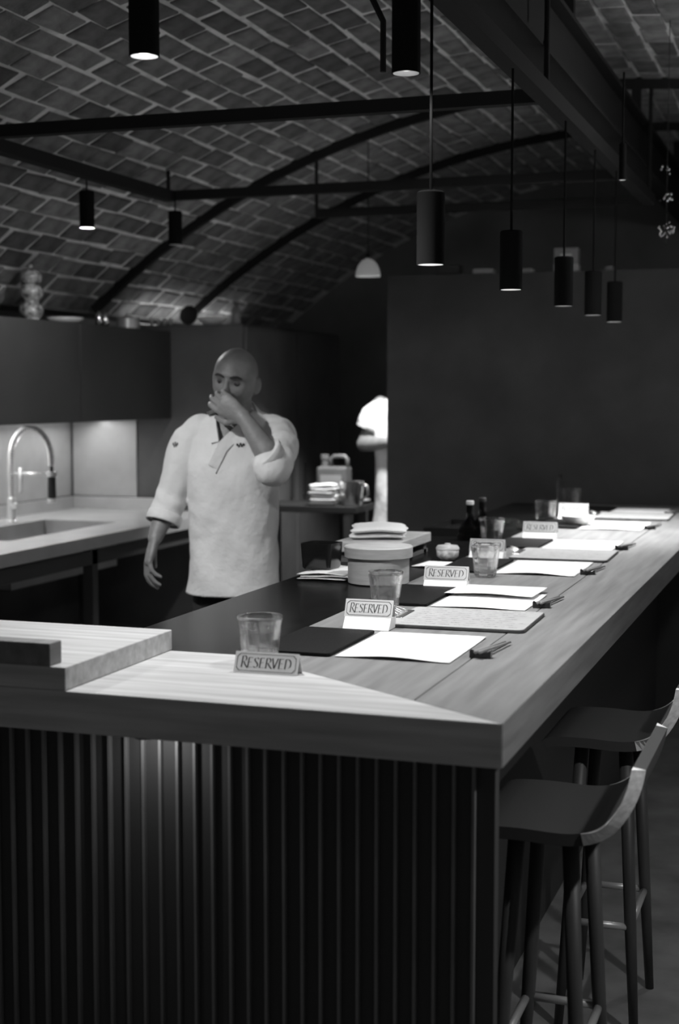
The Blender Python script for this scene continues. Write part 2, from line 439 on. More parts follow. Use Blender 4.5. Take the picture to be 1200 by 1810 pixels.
# ================================================================== STOOLS
def stool(label, y0):
    t = thing('bar_stool', label, 'bar stool', (0, y0, 0), 0, 'low-backed bar stools at the counter')
    prof = [(-0.665, 0.722), (-0.64, 0.735), (-0.56, 0.738), (-0.48, 0.735), (-0.43, 0.742), (-0.395, 0.762), (-0.368, 0.80), (-0.352, 0.84), (-0.345, 0.875)]
    fine = []
    for i in range(len(prof) - 1):
        p0 = prof[max(0, i - 1)]; p1 = prof[i]; p2 = prof[i + 1]; p3 = prof[min(len(prof) - 1, i + 2)]
        for q in range(4):
            t_ = q / 4
            fine.append(tuple(0.5 * (2 * p1[a] + (p2[a] - p0[a]) * t_ + (2 * p0[a] - 5 * p1[a] + 4 * p2[a] - p3[a]) * t_ ** 2 + (3 * p1[a] - p0[a] - 3 * p2[a] + p3[a]) * t_ ** 3) for a in (0, 1)))
    prof = fine + [prof[-1]]
    W = 0.36; vs = []; n = len(prof); th = 0.024
    nrm = []
    for i in range(n):
        a = prof[max(0, i - 1)]; b = prof[min(n - 1, i + 1)]
        d = Vector((b[0] - a[0], 0, b[1] - a[1])).normalized(); nrm.append(Vector((d.z, 0, -d.x)))
    for i, (x, z) in enumerate(prof):
        for (yy, k) in ((0, 0), (W, 0), (0, 1), (W, 1)):
            p = Vector((x, yy, z)) + nrm[i] * (th * k); vs.append(p)
    fs = []
    for i in range(n - 1):
        a = i * 4; b = a + 4
        fs += [(a, a + 1, b + 1, b), (a + 2, b + 2, b + 3, a + 3), (a, b, b + 2, a + 2), (a + 1, a + 3, b + 3, b + 1)]
    fs += [(0, 2, 3, 1), ((n - 1) * 4, (n - 1) * 4 + 1, (n - 1) * 4 + 3, (n - 1) * 4 + 2)]
    MB().add(vs, fs).build('shell', 'seat_dark', t, smooth='auto')
    for off in (0, 1):
        fs2 = []; vs2 = []
        i0 = 15; m_n = n - i0  # strip covers only the back curve and tapers, painting where light falls
        for i in range(i0, n):
            p = Vector((prof[i][0], W * off, prof[i][1])); sg = -1 if off == 0 else 1; tk = min(1.0, 0.1 + (i - i0) / 5)
            vs2 += [p, p + Vector((0, sg * 0.024 * tk, 0)), p + nrm[i] * th]
        for i in range(m_n - 1):
            for k in range(2): fs2.append((i * 3 + k, i * 3 + k + 1, i * 3 + k + 4, i * 3 + k + 3))
        fs2 += [(0, 1, 2), (m_n * 3 - 1, m_n * 3 - 2, m_n * 3 - 3)]
        e = MB().add(vs2, fs2).build('lit_edge', 'lit_edge_wood', t); e['label'] = 'plywood edge of the shell, painted pale where lit'
    for (x, y, ax, ay) in ((-0.575, 0.06, -0.025, -0.02), (-0.47, 0.06, 0.02, -0.02), (-0.575, 0.30, -0.025, 0.02), (-0.47, 0.30, 0.02, 0.02)):
        MB().tube([(x, y, 0.715), (x + ax, y + ay, 0.30), (x + ax * 1.8, y + ay * 1.8, 0.0)], [0.017, 0.015, 0.011], 12).build('leg', 'wood_dark', t, smooth=True)
    for a, b in (((-0.605, 0.035), (-0.45, 0.035)), ((-0.605, 0.325), (-0.45, 0.325)), ((-0.605, 0.035), (-0.605, 0.325)), ((-0.45, 0.035), (-0.45, 0.325))):
        MB().tube([(a[0], a[1], 0.27), (b[0], b[1], 0.27)], 0.009, 10).build('footrest', 'steel_brushed', t, smooth=True)
    return t
stool('nearest low-backed bar stool, curved edge painted pale where lit', 2.70)
stool('second bar stool along the counter, at the right picture edge', 3.47)

# ================================================================== PLACE SETTINGS
def C(x, y, z=0.0): return (x * S, y * S, H + z)
PYS = [(3.205, 3.575), (4.055, 4.47), (4.87, 5.275), (5.69, 6.065), (6.60, 7.01), (7.42, 7.87)]
ORD = ['nearest', 'second nearest', 'third', 'fourth', 'fifth', 'farthest']
PX0, PX1 = -1.107, -0.829
def sheet(w, l, curl, seed, th=0.0006):
    r = random.Random(seed); m_ = MB(); n, k = 12, 12; vs = []; fs = []
    c1, c2 = r.uniform(0.4, 1), r.uniform(0.4, 1)
    for j in range(k + 1):
        for i in range(n + 1):
            u, v = i / n, j / k
            z = curl * (c1 * math.sin(PI * u) ** 2 * (1 - v) ** 2 + c2 * (max(0, v - 0.75) * 3) ** 2 * (0.3 + u) * 0.6)
            vs.append((u * w, v * l, z))
    off = len(vs); vs += [(a, b, c + th) for a, b, c in vs]
    for j in range(k):
        for i in range(n):
            a = j * (n + 1) + i; q = (a, a + 1, a + n + 2, a + n + 1)
            fs.append(q[::-1]); fs.append(tuple(x + off for x in q))
    bd = [i for i in range(n + 1)] + [j * (n + 1) + n for j in range(1, k + 1)] + [k * (n + 1) + i for i in range(n - 1, -1, -1)] + [j * (n + 1) for j in range(k - 1, 0, -1)]
    for i in range(len(bd)):
        a, b = bd[i], bd[(i + 1) % len(bd)]; fs.append((a, b, b + off, a + off))
    return m_.add(vs, fs)
for i, (a, b) in enumerate(PYS):
    w = (PX1 - PX0) * S; l = (b - a) * S
    o = sheet(w, l * (0.8 if i == 1 else 1), 0.006, i).build('paper_sheet', 'paper', None, C(PX0, a, 0.0012), 0, True)
    tag(o, '%s white paper placemat sheet along the counter' % ORD[i], 'paper', 'white paper sheets at the place settings')
    if i == 1:
        o = sheet(w * 0.98, l * 0.5, 0.006, 40).build('paper_sheet', 'paper', None, C(PX0 - 0.015, a + 0.215, 0.010), -0.03, True)
        tag(o, 'loose white sheet lying over the second placemat sheet', 'paper', 'white paper sheets at the place settings')
    # dark leather mat to the left of the sheet
    mx0, mx1 = -1.307, -1.117
    ow = (mx1 - mx0) * S; ol = (b - a - 0.01) * S; r = 0.006
    poly = [(r, 0), (ow - r, 0), (ow, r), (ow, ol - r), (ow - r, ol), (r, ol), (0, ol - r), (0, r)]
    o = MB().prism(poly, 0, 0.007).build('leather_mat', 'leather', None, C(mx0, a - 0.008, 0.0005), 0, False, 0.0015)
    tag(o, '%s black leather mat beside the white sheets' % ORD[i], 'mat', 'black mats at the place settings')
    # chopstick rest: saddle shaped block
    ry = a + (0.085 if i else 0.10); rx = -0.797 + (0.018 if i == 0 else 0)
    prof = []
    for k in range(9):
        u = -1 + 2 * k / 8; prof.append((u * 0.022, 0.009 + 0.006 * u * u))
    poly = [(-0.022, 0)] + [(0.022, 0)] + prof[::-1]
    m_ = MB(); n = len(poly); dy = 0.010
    m_.add([(p[0], -dy, p[1]) for p in poly] + [(p[0], dy, p[1]) for p in poly], [tuple(range(n)), tuple(range(n, 2 * n))[::-1]] + [(k, (k + 1) % n, n + (k + 1) % n, n + k) for k in range(n)])
    o = m_.build('chopstick_rest', 'lacquer', None, C(rx, ry, 0.0003), 0.05, False, 0.001)
    tag(o, '%s black saddle-shaped chopstick rest on the wooden counter' % ORD[i], 'chopstick rest', 'chopstick rests')
    for q in (-1, 1):
        c0 = Vector(C(rx, ry, 0.0135)); d = Vector((0.11 + q * 0.006, 1, -0.045)).normalized()
        p0 = c0 + Vector((q * 0.0046, 0, 0)) - d * 0.02; p1 = p0 + d * 0.19
        p1.z = max(p1.z, H + 0.0035)
        m_ = MB().tube([p0 - c0, p1 - c0], [0.0042, 0.0028], 8)
        o = m_.build('chopstick', 'wood_mid', None, c0, 0, True)
        tag(o, ('left' if q < 0 else 'right') + ' wooden chopstick of the pair on the %s rest' % ORD[i], 'chopstick', 'chopsticks on their rests')
# clipboards with handwritten menus
def squig(m_, x0, x1, y, z, amp, seed):
    r = random.Random(seed); x = x0
    while x < x1:
        wlen = r.uniform(0.012, 0.035); n = max(4, int(wlen / 0.0022)); pts = []
        for k in range(n + 1):
            pts.append((x + wlen * k / n + r.uniform(-.0006, .0006), y + amp * (r.random() * 1.1 if k % 2 else -r.random() * 0.6)))
        for k in range(n):
            a, b = pts[k], pts[k + 1]; w = 0.00055
            m_.add([(a[0] - w, a[1], z), (a[0] + w, a[1], z), (b[0] + w, b[1], z), (b[0] - w, b[1], z)], [(0, 1, 2, 3)])
        x += wlen + r.uniform(0.006, 0.012)
for i, (x0, x1, y0, y1, lb) in enumerate([(-1.124, -0.752, 3.66, 3.99, 'nearest'), (-1.15, -0.785, 5.30, 5.66, 'middle'), (-1.14, -0.765, 7.13, 7.50, 'farthest')]):
    w = (x1 - x0) * S; l = (y1 - y0) * S
    t = thing('clipboard', '%s menu clipboard with handwritten lines and a metal clip' % lb, 'clipboard', C(x0, y0, 0.0012), 0.02, 'menu clipboards')
    def rr(w, l, r, o=0.0):
        pts = []
        for cx, cy, a0 in ((w - r, r, -90), (w - r, l - r, 0), (r, l - r, 90), (r, r, 180)):
            for k in range(5):
                a = math.radians(a0 + k * 22.5); pts.append((cx + r * math.cos(a) + o, cy + r * math.sin(a) + o))
        return pts
    MB().prism(rr(w, l, 0.016), 0.0, 0.006).build('board', 'wood_dark', t, bevel=0.001)
    MB().prism(rr(w - 0.005, l - 0.005, 0.014, 0.0025), 0.0062, 0.0068).build('menu_page', 'paper_grey', t)
    ink = MB()
    for k in range(9): squig(ink, 0.03, w - 0.02 - 0.05 * random.random(), 0.03 + k * (l - 0.05) / 8.2, 0.0074, 0.0038, i * 20 + k)
    ink.build('handwriting', 'ink', t)
    cl = MB().bb((-0.004, l * 0.30, 0.0), (0.018, l * 0.72, 0.010)).build('clip', 'chrome', t, bevel=0.002)
    for q in (-1, 1):
        yc = l * 0.51 + q * 0.022; pts = []
        for k in range(13):
            a = PI * k / 12 - PI / 2
            pts.append((0.006 - 0.035 * math.cos(a) * 0.9, yc + 0.014 * math.sin(a), 0.010 + 0.013 * math.cos(a)))
        MB().tube(pts, 0.0018, 6).build('wire_loop', 'chrome', cl, smooth=True)
# reserved signs
GL = {
 'R': [[(0.10, 0), (0.16, 1)], [(0.16, 1), (0.42, 0.98), (0.52, 0.78), (0.42, 0.58), (0.13, 0.5)], [(0.28, 0.5), (0.45, 0.2), (0.66, -0.04)], [(0.0, 0.0), (0.2, 0.0)]],
 'E': [[(0.10, 0), (0.16, 1)], [(0.16, 1), (0.54, 0.97)], [(0.13, 0.52), (0.44, 0.52)], [(0.10, 0), (0.50, 0.03)]],
 'S': [[(0.50, 0.88), (0.36, 1.0), (0.16, 0.9), (0.16, 0.7), (0.40, 0.42), (0.42, 0.16), (0.24, 0.0), (0.05, 0.1)]],
 'V': [[(0.08, 1), (0.28, 0.0)], [(0.28, 0.0), (0.60, 1)], [(0.0, 1), (0.18, 1)], [(0.5, 1), (0.7, 1)]],
 'D': [[(0.10, 0), (0.16, 1)], [(0.16, 1), (0.46, 0.95), (0.62, 0.6), (0.52, 0.18), (0.10, 0)]],
}
AD = {'R': 0.60, 'E': 0.58, 'S': 0.54, 'V': 0.62, 'D': 0.72}
def reserved_text(w, h):
    """broad-nib lettering RESERVED, laid in the x/y plane, centred"""
    m_ = MB(); word = 'RESERVED'
    tot = sum(AD[c] for c in word); k = w / tot; x = -w / 2
    nib = Vector((0.055, 0.018))
    for idx, c in enumerate(word):
        hh = h * (1.12 if idx == 0 else 1.0)
        for st in GL[c]:
            # subdivide smooth curves
            pts = st
            if len(st) > 2:
                pts = []
                for i in range(len(st) - 1):
                    p0 = st[max(0, i - 1)]; p1 = st[i]; p2 = st[i + 1]; p3 = st[min(len(st) - 1, i + 2)]
                    for q in range(4):
                        t_ = q / 4
                        pts.append(tuple(0.5 * (2 * p1[a] + (p2[a] - p0[a]) * t_ + (2 * p0[a] - 5 * p1[a] + 4 * p2[a] - p3[a]) * t_ ** 2 + (3 * p1[a] - p0[a] - 3 * p2[a] + p3[a]) * t_ ** 3) for a in (0, 1)))
                pts.append(st[-1])
            for i in range(len(pts) - 1):
                q = []
                for p, sg in ((pts[i], -1), (pts[i], 1), (pts[i + 1], 1), (pts[i + 1], -1)):
                    q.append((x + (p[0] + sg * nib.x) * k, -h / 2 + p[1] * hh + sg * nib.y * h, 0))
                m_.add(q, [(0, 1, 2, 3)])
        x += AD[c] * k
    # border with notched corners
    def frame(W, Hh, nt, t_):
        def loop(o):
            a, b, n = W / 2 - o, Hh / 2 - o, nt
            return [(-a + n, -b), (a - n, -b), (a, -b + n), (a, b - n), (a - n, b), (-a + n, b), (-a, b - n), (-a, -b + n)]
        A, B = loop(0), loop(t_)
        vs = [(p[0], p[1], 0) for p in A + B]
        m_.add(vs, [(i, (i + 1) % 8, 8 + (i + 1) % 8, 8 + i) for i in range(8)])
    frame(w * 1.16, h * 1.75, 0.006, 0.0009)
    return m_
def sign(label, x0, x1, y, base, face, rz=0.0):
    w = (x1 - x0) * S
    t = thing('reserved_sign', label, 'sign', C((x0 + x1) / 2, y, 0.0004), rz, 'reserved signs')
    zb = 0.0; y0 = 0.0
    if base > 0:  # white base; front slanted back to catch more light and look brighter
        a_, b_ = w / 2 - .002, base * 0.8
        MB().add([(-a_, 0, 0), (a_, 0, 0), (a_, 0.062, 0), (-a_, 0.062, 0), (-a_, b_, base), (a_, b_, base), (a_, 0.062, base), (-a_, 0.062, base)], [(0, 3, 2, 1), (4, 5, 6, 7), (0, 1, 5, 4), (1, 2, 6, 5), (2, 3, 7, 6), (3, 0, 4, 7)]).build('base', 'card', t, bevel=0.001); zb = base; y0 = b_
    hgt = 0.039; lean = 0.016; th = 0.0016
    prof = [(0, 0), (lean, hgt), (2 * lean, 0), (2 * lean - th, 0), (lean, hgt - 2.4 * th), (th, 0)]
    n = len(prof)
    card = MB().add([(-w / 2, y0 + p[0], zb + p[1]) for p in prof] + [(w / 2, y0 + p[0], zb + p[1]) for p in prof],
        [(i, (i + 1) % n, n + (i + 1) % n, n + i) for i in range(n)] + [(0, 5, 4, 1)[::-1], (1, 4, 3, 2)[::-1], (n, n + 1, n + 4, n + 5)[::-1], (n + 1, n + 2, n + 3, n + 4)[::-1]]).build('card', face, t)
    tx = reserved_text(w * 0.80, hgt * 0.50)
    ang = math.atan2(hgt, lean)
    M = Matrix.Translation((0, y0 + lean / 2 - 0.0005, zb + hgt / 2 + 0.0002)) @ Matrix.Rotation(ang, 4, 'X')
    tx.v = [tuple(M @ Vector(v)) for v in tx.v]
    tx.build('lettering', 'ink', card)
    return t
sign('grey RESERVED tent sign nearest the camera, at the front edge by the glass', -1.258, -1.108, 2.955, 0, 'card_grey', 0.02)
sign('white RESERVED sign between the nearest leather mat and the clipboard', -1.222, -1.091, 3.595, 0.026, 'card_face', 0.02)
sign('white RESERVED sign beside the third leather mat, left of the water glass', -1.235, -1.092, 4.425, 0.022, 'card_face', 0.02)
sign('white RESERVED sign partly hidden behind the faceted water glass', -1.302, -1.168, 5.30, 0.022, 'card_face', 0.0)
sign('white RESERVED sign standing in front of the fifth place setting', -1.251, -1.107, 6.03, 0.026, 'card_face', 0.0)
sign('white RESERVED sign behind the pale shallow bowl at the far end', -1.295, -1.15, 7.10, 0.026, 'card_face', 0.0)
# drinking glasses
def tumbler(label, x, y, rt, rb, h, facets=9, amp=1.0, pat=None, m='glass'):
    def fac(a, z):
        if pat: return 1 + pat * math.sin(6 * a + z * 260) * math.sin(6 * a - z * 260)
        u = min(1, max(0, (h * 0.86 - z) / (h * 0.12)))
        sgm = 2 * PI / facets; f = math.cos(PI / facets) / math.cos((a % sgm) - PI / facets)
        return 1 + (f - 1) * u * amp
    R = lambda z: rb + (rt - rb) * (z / h) ** 0.85
    n = 54; t = 0.0032
    prof = [(rb * 0.55, 0.002), (rb * 0.93, 0.0)] + [(R(h * k / 12), h * k / 12) for k in range(1, 12)] + [(rt, h - 0.001), (rt - t / 2, h + 0.0008), (rt - t, h - 0.001)]
    prof2 = [(R(h * k / 12) - t, h * k / 12) for k in range(11, 1, -1)] + [(rb * 0.8, 0.013), (0.002, 0.011)]
    m_ = MB(); m_.lathe(prof + prof2, n, fac=lambda a, z: fac(a, z)); 
    o = m_.build('drinking_glass', m, None, C(x, y, 0.0004), 0.2, True)
    return tag(o, label, 'glass', 'drinking glasses on the counter')
tumbler('faceted clear glass behind the nearest grey reserved sign', -1.253, 3.10, 0.0465, 0.035, 0.092)
tumbler('faceted clear glass in front of the round wooden box', -1.213, 3.96, 0.0445, 0.031, 0.095)
tumbler('faceted clear glass right of the third reserved sign', -1.112, 4.77, 0.044, 0.031, 0.096)
tumbler('faceted clear glass behind the third one, near the soy decanter', -1.34, 5.86, 0.047, 0.034, 0.09)
tumbler('diamond-cut tumbler left of the far reserved sign', -1.333, 7.0, 0.046, 0.040, 0.082, pat=0.02)
tumbler('tall clear tumbler at the far end of the counter', -1.30, 7.55, 0.042, 0.038, 0.105, amp=0.4)
o = MB().lathe([(0.012, 0), (0.016, 0.002), (0.016, 0.12), (0.010, 0.135), (0.009, 0.16)], 24).build('slim_bottle', 'glass', None, C(-1.392, 7.70, 0), 0, True)
tag(o, 'slim glass bottle beside the tall tumbler at the far end', 'bottle')
# chef side of the counter
wb = thing('wooden_box', 'round pale wooden rice box with a flat lid on the worktop', 'wooden box', C(-1.412, 4.53, -0.0016))
MB().lathe([(0.083, 0), (0.087, 0.003), (0.088, 0.078), (0.084, 0.078), (0.08, 0.01)], 56).build('body', 'wood_pale', wb, smooth='auto')
MB().lathe([(0.093, 0.074), (0.097, 0.076), (0.098, 0.104), (0.095, 0.107), (0.001, 0.107)], 56).build('lid', 'wood_pale', wb, smooth='auto')
def folded_cloth(w, l, layers, th, seed):
    r = random.Random(seed); m_ = MB()
    for k in range(layers):
        n = 14; vs = []; fs = []
        dx, dy = r.uniform(-.006, .006), r.uniform(-.006, .006); ph = r.uniform(0, 6)
        for side in (0, 1):
            for j in range(n + 1):
                for i in range(n + 1):
                    u, v = i / n * 2 - 1, j / n * 2 - 1
                    e = 1 - max(abs(u), abs(v)) ** 8
                    z = k * th + (th * 0.5) + (0.5 if side else -0.5) * th * 0.96 * max(0.05, e) + 0.0025 * math.sin(u * 3 + ph) * (k + 1) / layers + 0.0025
                    vs.append((u * w / 2 + dx + 0.004 * math.sin(v * 4 + ph), v * l / 2 + dy, z))
        m = (n + 1) ** 2
        for j in range(n):
            for i in range(n):
                a = j * (n + 1) + i; q = (a, a + 1, a + n + 2, a + n + 1)
                fs.append(q[::-1]); fs.append(tuple(x_ + m for x_ in q))
        bd = [i for i in range(n + 1)] + [j * (n + 1) + n for j in range(1, n + 1)] + [n * (n + 1) + i for i in range(n - 1, -1, -1)] + [j * (n + 1) for j in range(n - 1, 0, -1)]
        for i in range(len(bd)):
            a, b = bd[i], bd[(i + 1) % len(bd)]; fs.append((a, b, b + m, a + m))
        m_.add(vs, fs)
    return m_
o = folded_cloth(0.145, 0.20, 3, 0.007, 3).build('folded_towel', 'white_cloth', None, C(-1.603, 4.62, -0.002), 0.06, True)
tag(o, 'folded white towel under the black square bowl', 'towel')
bb_ = MB(); s0, s1, hh, t_ = 0.046, 0.05, 0.076, 0.004
def rsq(s_, r_, n=5):
    p = []
    for cx, cy, a0 in ((s_ - r_, -s_ + r_, -90), (s_ - r_, s_ - r_, 0), (-s_ + r_, s_ - r_, 90), (-s_ + r_, -s_ + r_, 180)):
        for k in range(n): 
            a = math.radians(a0 + 90 * k / (n - 1)); p.append((cx + r_ * math.cos(a), cy + r_ * math.sin(a)))
    return p
rings = [(s0 * .9, 0.0), (s0, 0.006), (s1, hh), (s1 - t_, hh), (s0 - t_, 0.008)]
vs = []; fs = []
for (s_, z) in rings: vs += [(p[0], p[1], z) for p in rsq(s_, 0.014)]
for j in range(4):
    for i in range(20): fs.append((j * 20 + i, j * 20 + (i + 1) % 20, (j + 1) * 20 + (i + 1) % 20, (j + 1) * 20 + i))
fs += [tuple(range(20))[::-1], tuple(range(80, 100))]
tag(bb_.add(vs, fs).build('square_bowl', 'lacquer', None, C(-1.640, 4.615, 0.0238), -0.1, 'auto'), 'black lacquered square bowl standing on the folded towel', 'bowl')
# wooden serving board with a cloth, on a dark slotted stand
sb = thing('serving_board', 'thick pale wooden serving board on a dark slotted stand', 'board', C(-1.585, 5.19, -0.0012))
MB().bb((-0.135, -0.15, 0.034), (0.075, 0.27, 0.066)).build('board', 'wood_pale', sb, bevel=0.003)
for y in (-0.13, 0.04, 0.21): MB().bb((-0.125, y, 0), (0.066, y + 0.03, 0.033)).build('foot', 'panel_black', sb)
MB().bb((0.05, -0.14, 0.0), (0.066, 0.26, 0.012)).build('rail', 'panel_black', sb)
o = folded_cloth(0.18, 0.24, 2, 0.02, 8).build('crumpled_cloth', 'white_cloth', None, C(-1.635, 5.25, 0.0635), 0.3, True)
tag(o, 'crumpled white cloth lying on the wooden serving board', 'cloth')
o = sheet(0.10, 0.15, 0.003, 77, 0.001).build('paper_napkin', 'paper', None, C(-1.43, 4.98, 0.0005), -0.1, True)
tag(o, 'white paper napkin under the small patterned cup', 'napkin')
cp = thing('lidded_cup', 'small patterned ceramic cup with a lid behind the third reserved sign', 'cup', C(-1.358, 5.215, 0.0012))
MB().lathe([(0.022, 0), (0.025, 0.004), (0.035, 0.012), (0.037, 0.034), (0.034, 0.036)], 36).build('body', 'ceramic_pat', cp, smooth=True)
MB().lathe([(0.038, 0.034), (0.038, 0.038), (0.033, 0.046), (0.010, 0.049), (0.009, 0.053), (0.001, 0.054)], 36).build('lid', 'ceramic', cp, smooth='auto')
def decanter(label, x, y, k, cap):
    t = thing('soy_decanter', label, 'bottle', C(x, y, -0.002 if x < CIX / S else 0), 0, 'soy decanters')
    MB().lathe([(0.040 * k, 0), (0.046 * k, 0.006), (0.045 * k, 0.03), (0.032 * k, 0.055), (0.016, 0.072), (0.0135, 0.085), (0.0135, 0.128), (0.015, 0.130)], 40).build('body', 'glass_dark', t, smooth=True)
    MB().lathe([(0.014, 0.130), (0.0145, 0.132), (0.0145, 0.143), (0.012, 0.145)], 32).build('cap', cap, t, smooth='auto')
    return t
decanter('dark glass soy decanter with a white cap', -1.462, 5.985, 1.0, 'ceramic')
decanter('dark glass soy decanter with a dull cap behind the faceted glass', -1.452, 6.17, 0.9, 'rubber')
def bowl(label, x, y, r, h, m, name='bowl'):
    o = MB().lathe([(r * 0.4, 0), (r * 0.45, 0.002), (r * 0.85, h * 0.55), (r, h), (r - 0.004, h), (r * 0.8, h * 0.55), (r * 0.4, 0.006)], 48).build(name, m, None, C(x, y, 0.0005 if x > CIX / S else -0.0015), 0, 'auto')
    return tag(o, label, 'bowl')
bowl('pale shallow ceramic bowl in front of the farthest reserved sign', -1.14, 6.78, 0.072, 0.04, 'ceramic')
bowl('small clear glass bowl behind the fifth reserved sign', -1.33, 6.45, 0.05, 0.038, 'glass', 'glass_bowl')
bowl('clear glass dish left of the small glass bowl', -1.44, 6.66, 0.045, 0.03, 'glass', 'glass_dish')
tr = thing('serving_tray', 'black shallow rectangular tray on the worktop behind the serving board', 'tray', C(-1.60, 6.35, -0.0012))
MB().bb((-0.09, -0.2, 0), (0.09, 0.2, 0.008)).build('base', 'lacquer', tr)
for a, b in (((-0.09, -0.2, 0.008), (-0.082, 0.2, 0.028)), ((0.082, -0.2, 0.008), (0.09, 0.2, 0.028)), ((-0.082, -0.2, 0.008), (0.082, -0.192, 0.028)), ((-0.082, 0.192, 0.008), (0.082, 0.2, 0.028))):
    MB().bb(a, b).build('rim', 'lacquer', tr)

# ================================================================== SINK SIDE
KZ = 0.92
sk = thing('sink_counter', 'stainless steel sink counter along the left wall', 'sink counter', (0, 0, 0))
SX0, SX1, SY0, SY1 = -4.085, -3.165, 4.3, 7.29
bx0, bx1, by0, by1 = -3.83, -3.42, 5.55, 6.55
for a, b in (((SX0, SY0), (bx0, SY1)), ((bx1, SY0), (SX1, SY1)), ((bx0, SY0), (bx1, by0)), ((bx0, by1), (bx1, SY1))):
    MB().bb((a[0], a[1], KZ - 0.055), (b[0], b[1], KZ)).build('worktop', 'steel_brushed', sk)
MB().bb((bx0, by0, KZ - 0.22), (bx1, by1, KZ - 0.215)).build('basin_floor', 'steel_brushed', sk)
for a, b in (((bx0, by0, KZ - .22), (bx0 + .004, by1, KZ - .055)), ((bx1 - .004, by0, KZ - .22), (bx1, by1, KZ - .055)), ((bx0, by0, KZ - .22), (bx1, by0 + .004, KZ - .055)), ((bx0, by1 - .004, KZ - .22), (bx1, by1, KZ - .055))):
    MB().bb(a, b).build('basin_wall', 'steel_brushed', sk)
MB().bb((SX0, SY0, KZ), (SX0 + 0.02, SY1, KZ + 0.066)).build('upstand', 'steel_brushed', sk, bevel=0.002)
MB().bb((SX0 + 0.02, SY1 - 0.02, KZ), (SX1 - 0.25, SY1, KZ + 0.066)).build('upstand', 'steel_brushed', sk, bevel=0.002)
MB().bb((SX1 - 0.06, SY0, KZ - 0.135), (SX1 - 0.04, SY1, KZ - 0.07)).build('front_rail', 'panel_satin', sk)
for y in (4.4, 5.05, 5.9, 7.2): MB().bb((SX1 - 0.09, y, 0), (SX1 - 0.04, y + 0.05, KZ - 0.055)).build('leg', 'panel_satin', sk)
MB().bb((-4.05, 4.35, 0.25), (-3.3, 7.25, 0.28)).build('lower_shelf', 'panel_black', sk)
MB().bb((-4.07, SY0, 0.0), (-4.05, SY1, KZ - 0.06)).build('back_panel', 'panel_black', sk)
# splash panel on the wall
tag(MB().bb((XW + 0.001, 4.3, KZ + 0.07), (XW + 0.009, 7.30, 1.432)).build('splash_panel', 'steel_brushed'), 'pale metal splash panel on the wall behind the faucet', 'panel')
# tall dark unit ending the sink run
tu = thing('tall_cabinet', 'tall dark cabinet behind the chef closing off the sink counter', 'cabinet', (0, 0, 0))
MB().bb((-4.08, 7.31, 0.0), (-3.05, 8.9, 1.935)).build('body', 'panel_black', tu, bevel=0.004)
MB().bb((-4.08, 7.302, KZ + 0.07), (-3.685, 7.31, 1.42)).build('lit_side_panel', 'steel_brushed', tu)  # pale steel paints the lit part; the shaded rest stays dark
for k in (0, 1):
    d_ = MB().bb((-3.05, 7.33 + k * 0.78, 0.1), (-3.03, 8.09 + k * 0.78, 1.92)).build('door', 'panel_black', tu, bevel=0.003)
    MB().bb((-3.03, 7.98 + k * 0.22, 0.95), (-3.012, 7.995 + k * 0.22, 1.15)).build('handle', 'steel_black', d_)
# wall cabinets above the sink
CBX = -3.47
for k, (y0, y1, lb) in enumerate([(4.30, 5.29, 'nearest dark wall cabinet over the sink at the left edge'), (5.30, 6.29, 'middle dark wall cabinet above the faucet'), (6.30, 7.305, 'dark wall cabinet over the sink next to the tall cabinet')]):
    wc = thing('wall_cabinet', lb, 'cabinet', (0, 0, 0), 0, 'wall cabinets over the sink')
    MB().bb((XW + 0.001, y0, 1.435), (CBX - 0.022, y1, 1.90)).build('body', 'panel_satin', wc)
    MB().bb((CBX - 0.020, y0 + 0.003, 1.425), (CBX, y1 - 0.003, 1.90)).build('door', 'panel_satin', wc, bevel=0.002)
led = thing('strip_lamp', 'thin strip lamp under the wall cabinets over the sink', 'lamp', (-3.93, 5.95, 1.43))
MB().bb((-0.02, -1.2, -0.012), (0.02, 1.3, 0.0)).build('housing', 'steel_brushed', led)
MB().bb((-0.014, -1.19, -0.0135), (0.014, 1.29, -0.012)).build('diffuser', 'lamp_on', led)
L = bpy.data.lights.new('strip_light', 'AREA'); L.shape = 'RECTANGLE'; L.size = 0.03; L.size_y = 2.45; L.energy = E_SINK; L.spread = math.radians(170)
lo = bpy.data.objects.new('strip_light', L); COL.objects.link(lo); lo.location = (-3.93, 6.0, 1.414); lo.rotation_euler = (0, math.radians(-8), 0)
up = thing('strip_lamp', 'added unseen strip lamp on the tall cabinet, brightening the vault', 'lamp', (-3.70, 7.95, 1.936))  # hidden strip added to brighten the lower vault
MB().bb((-0.015, -0.62, 0), (0.015, 0.85, 0.012)).build('housing', 'steel_brushed', up)
MB().bb((-0.011, -0.6, 0.012), (0.011, 0.83, 0.0135)).build('diffuser', 'lamp_mid', up)
L = bpy.data.lights.new('added_top_light', 'AREA'); L.shape = 'RECTANGLE'; L.size = 0.025; L.size_y = 1.4; L.energy = E_TOP
lo = bpy.data.objects.new('added_top_light', L); COL.objects.link(lo); lo.location = (-3.70, 8.06, 1.953); lo.rotation_euler = (0, math.radians(180 - 35), 0)
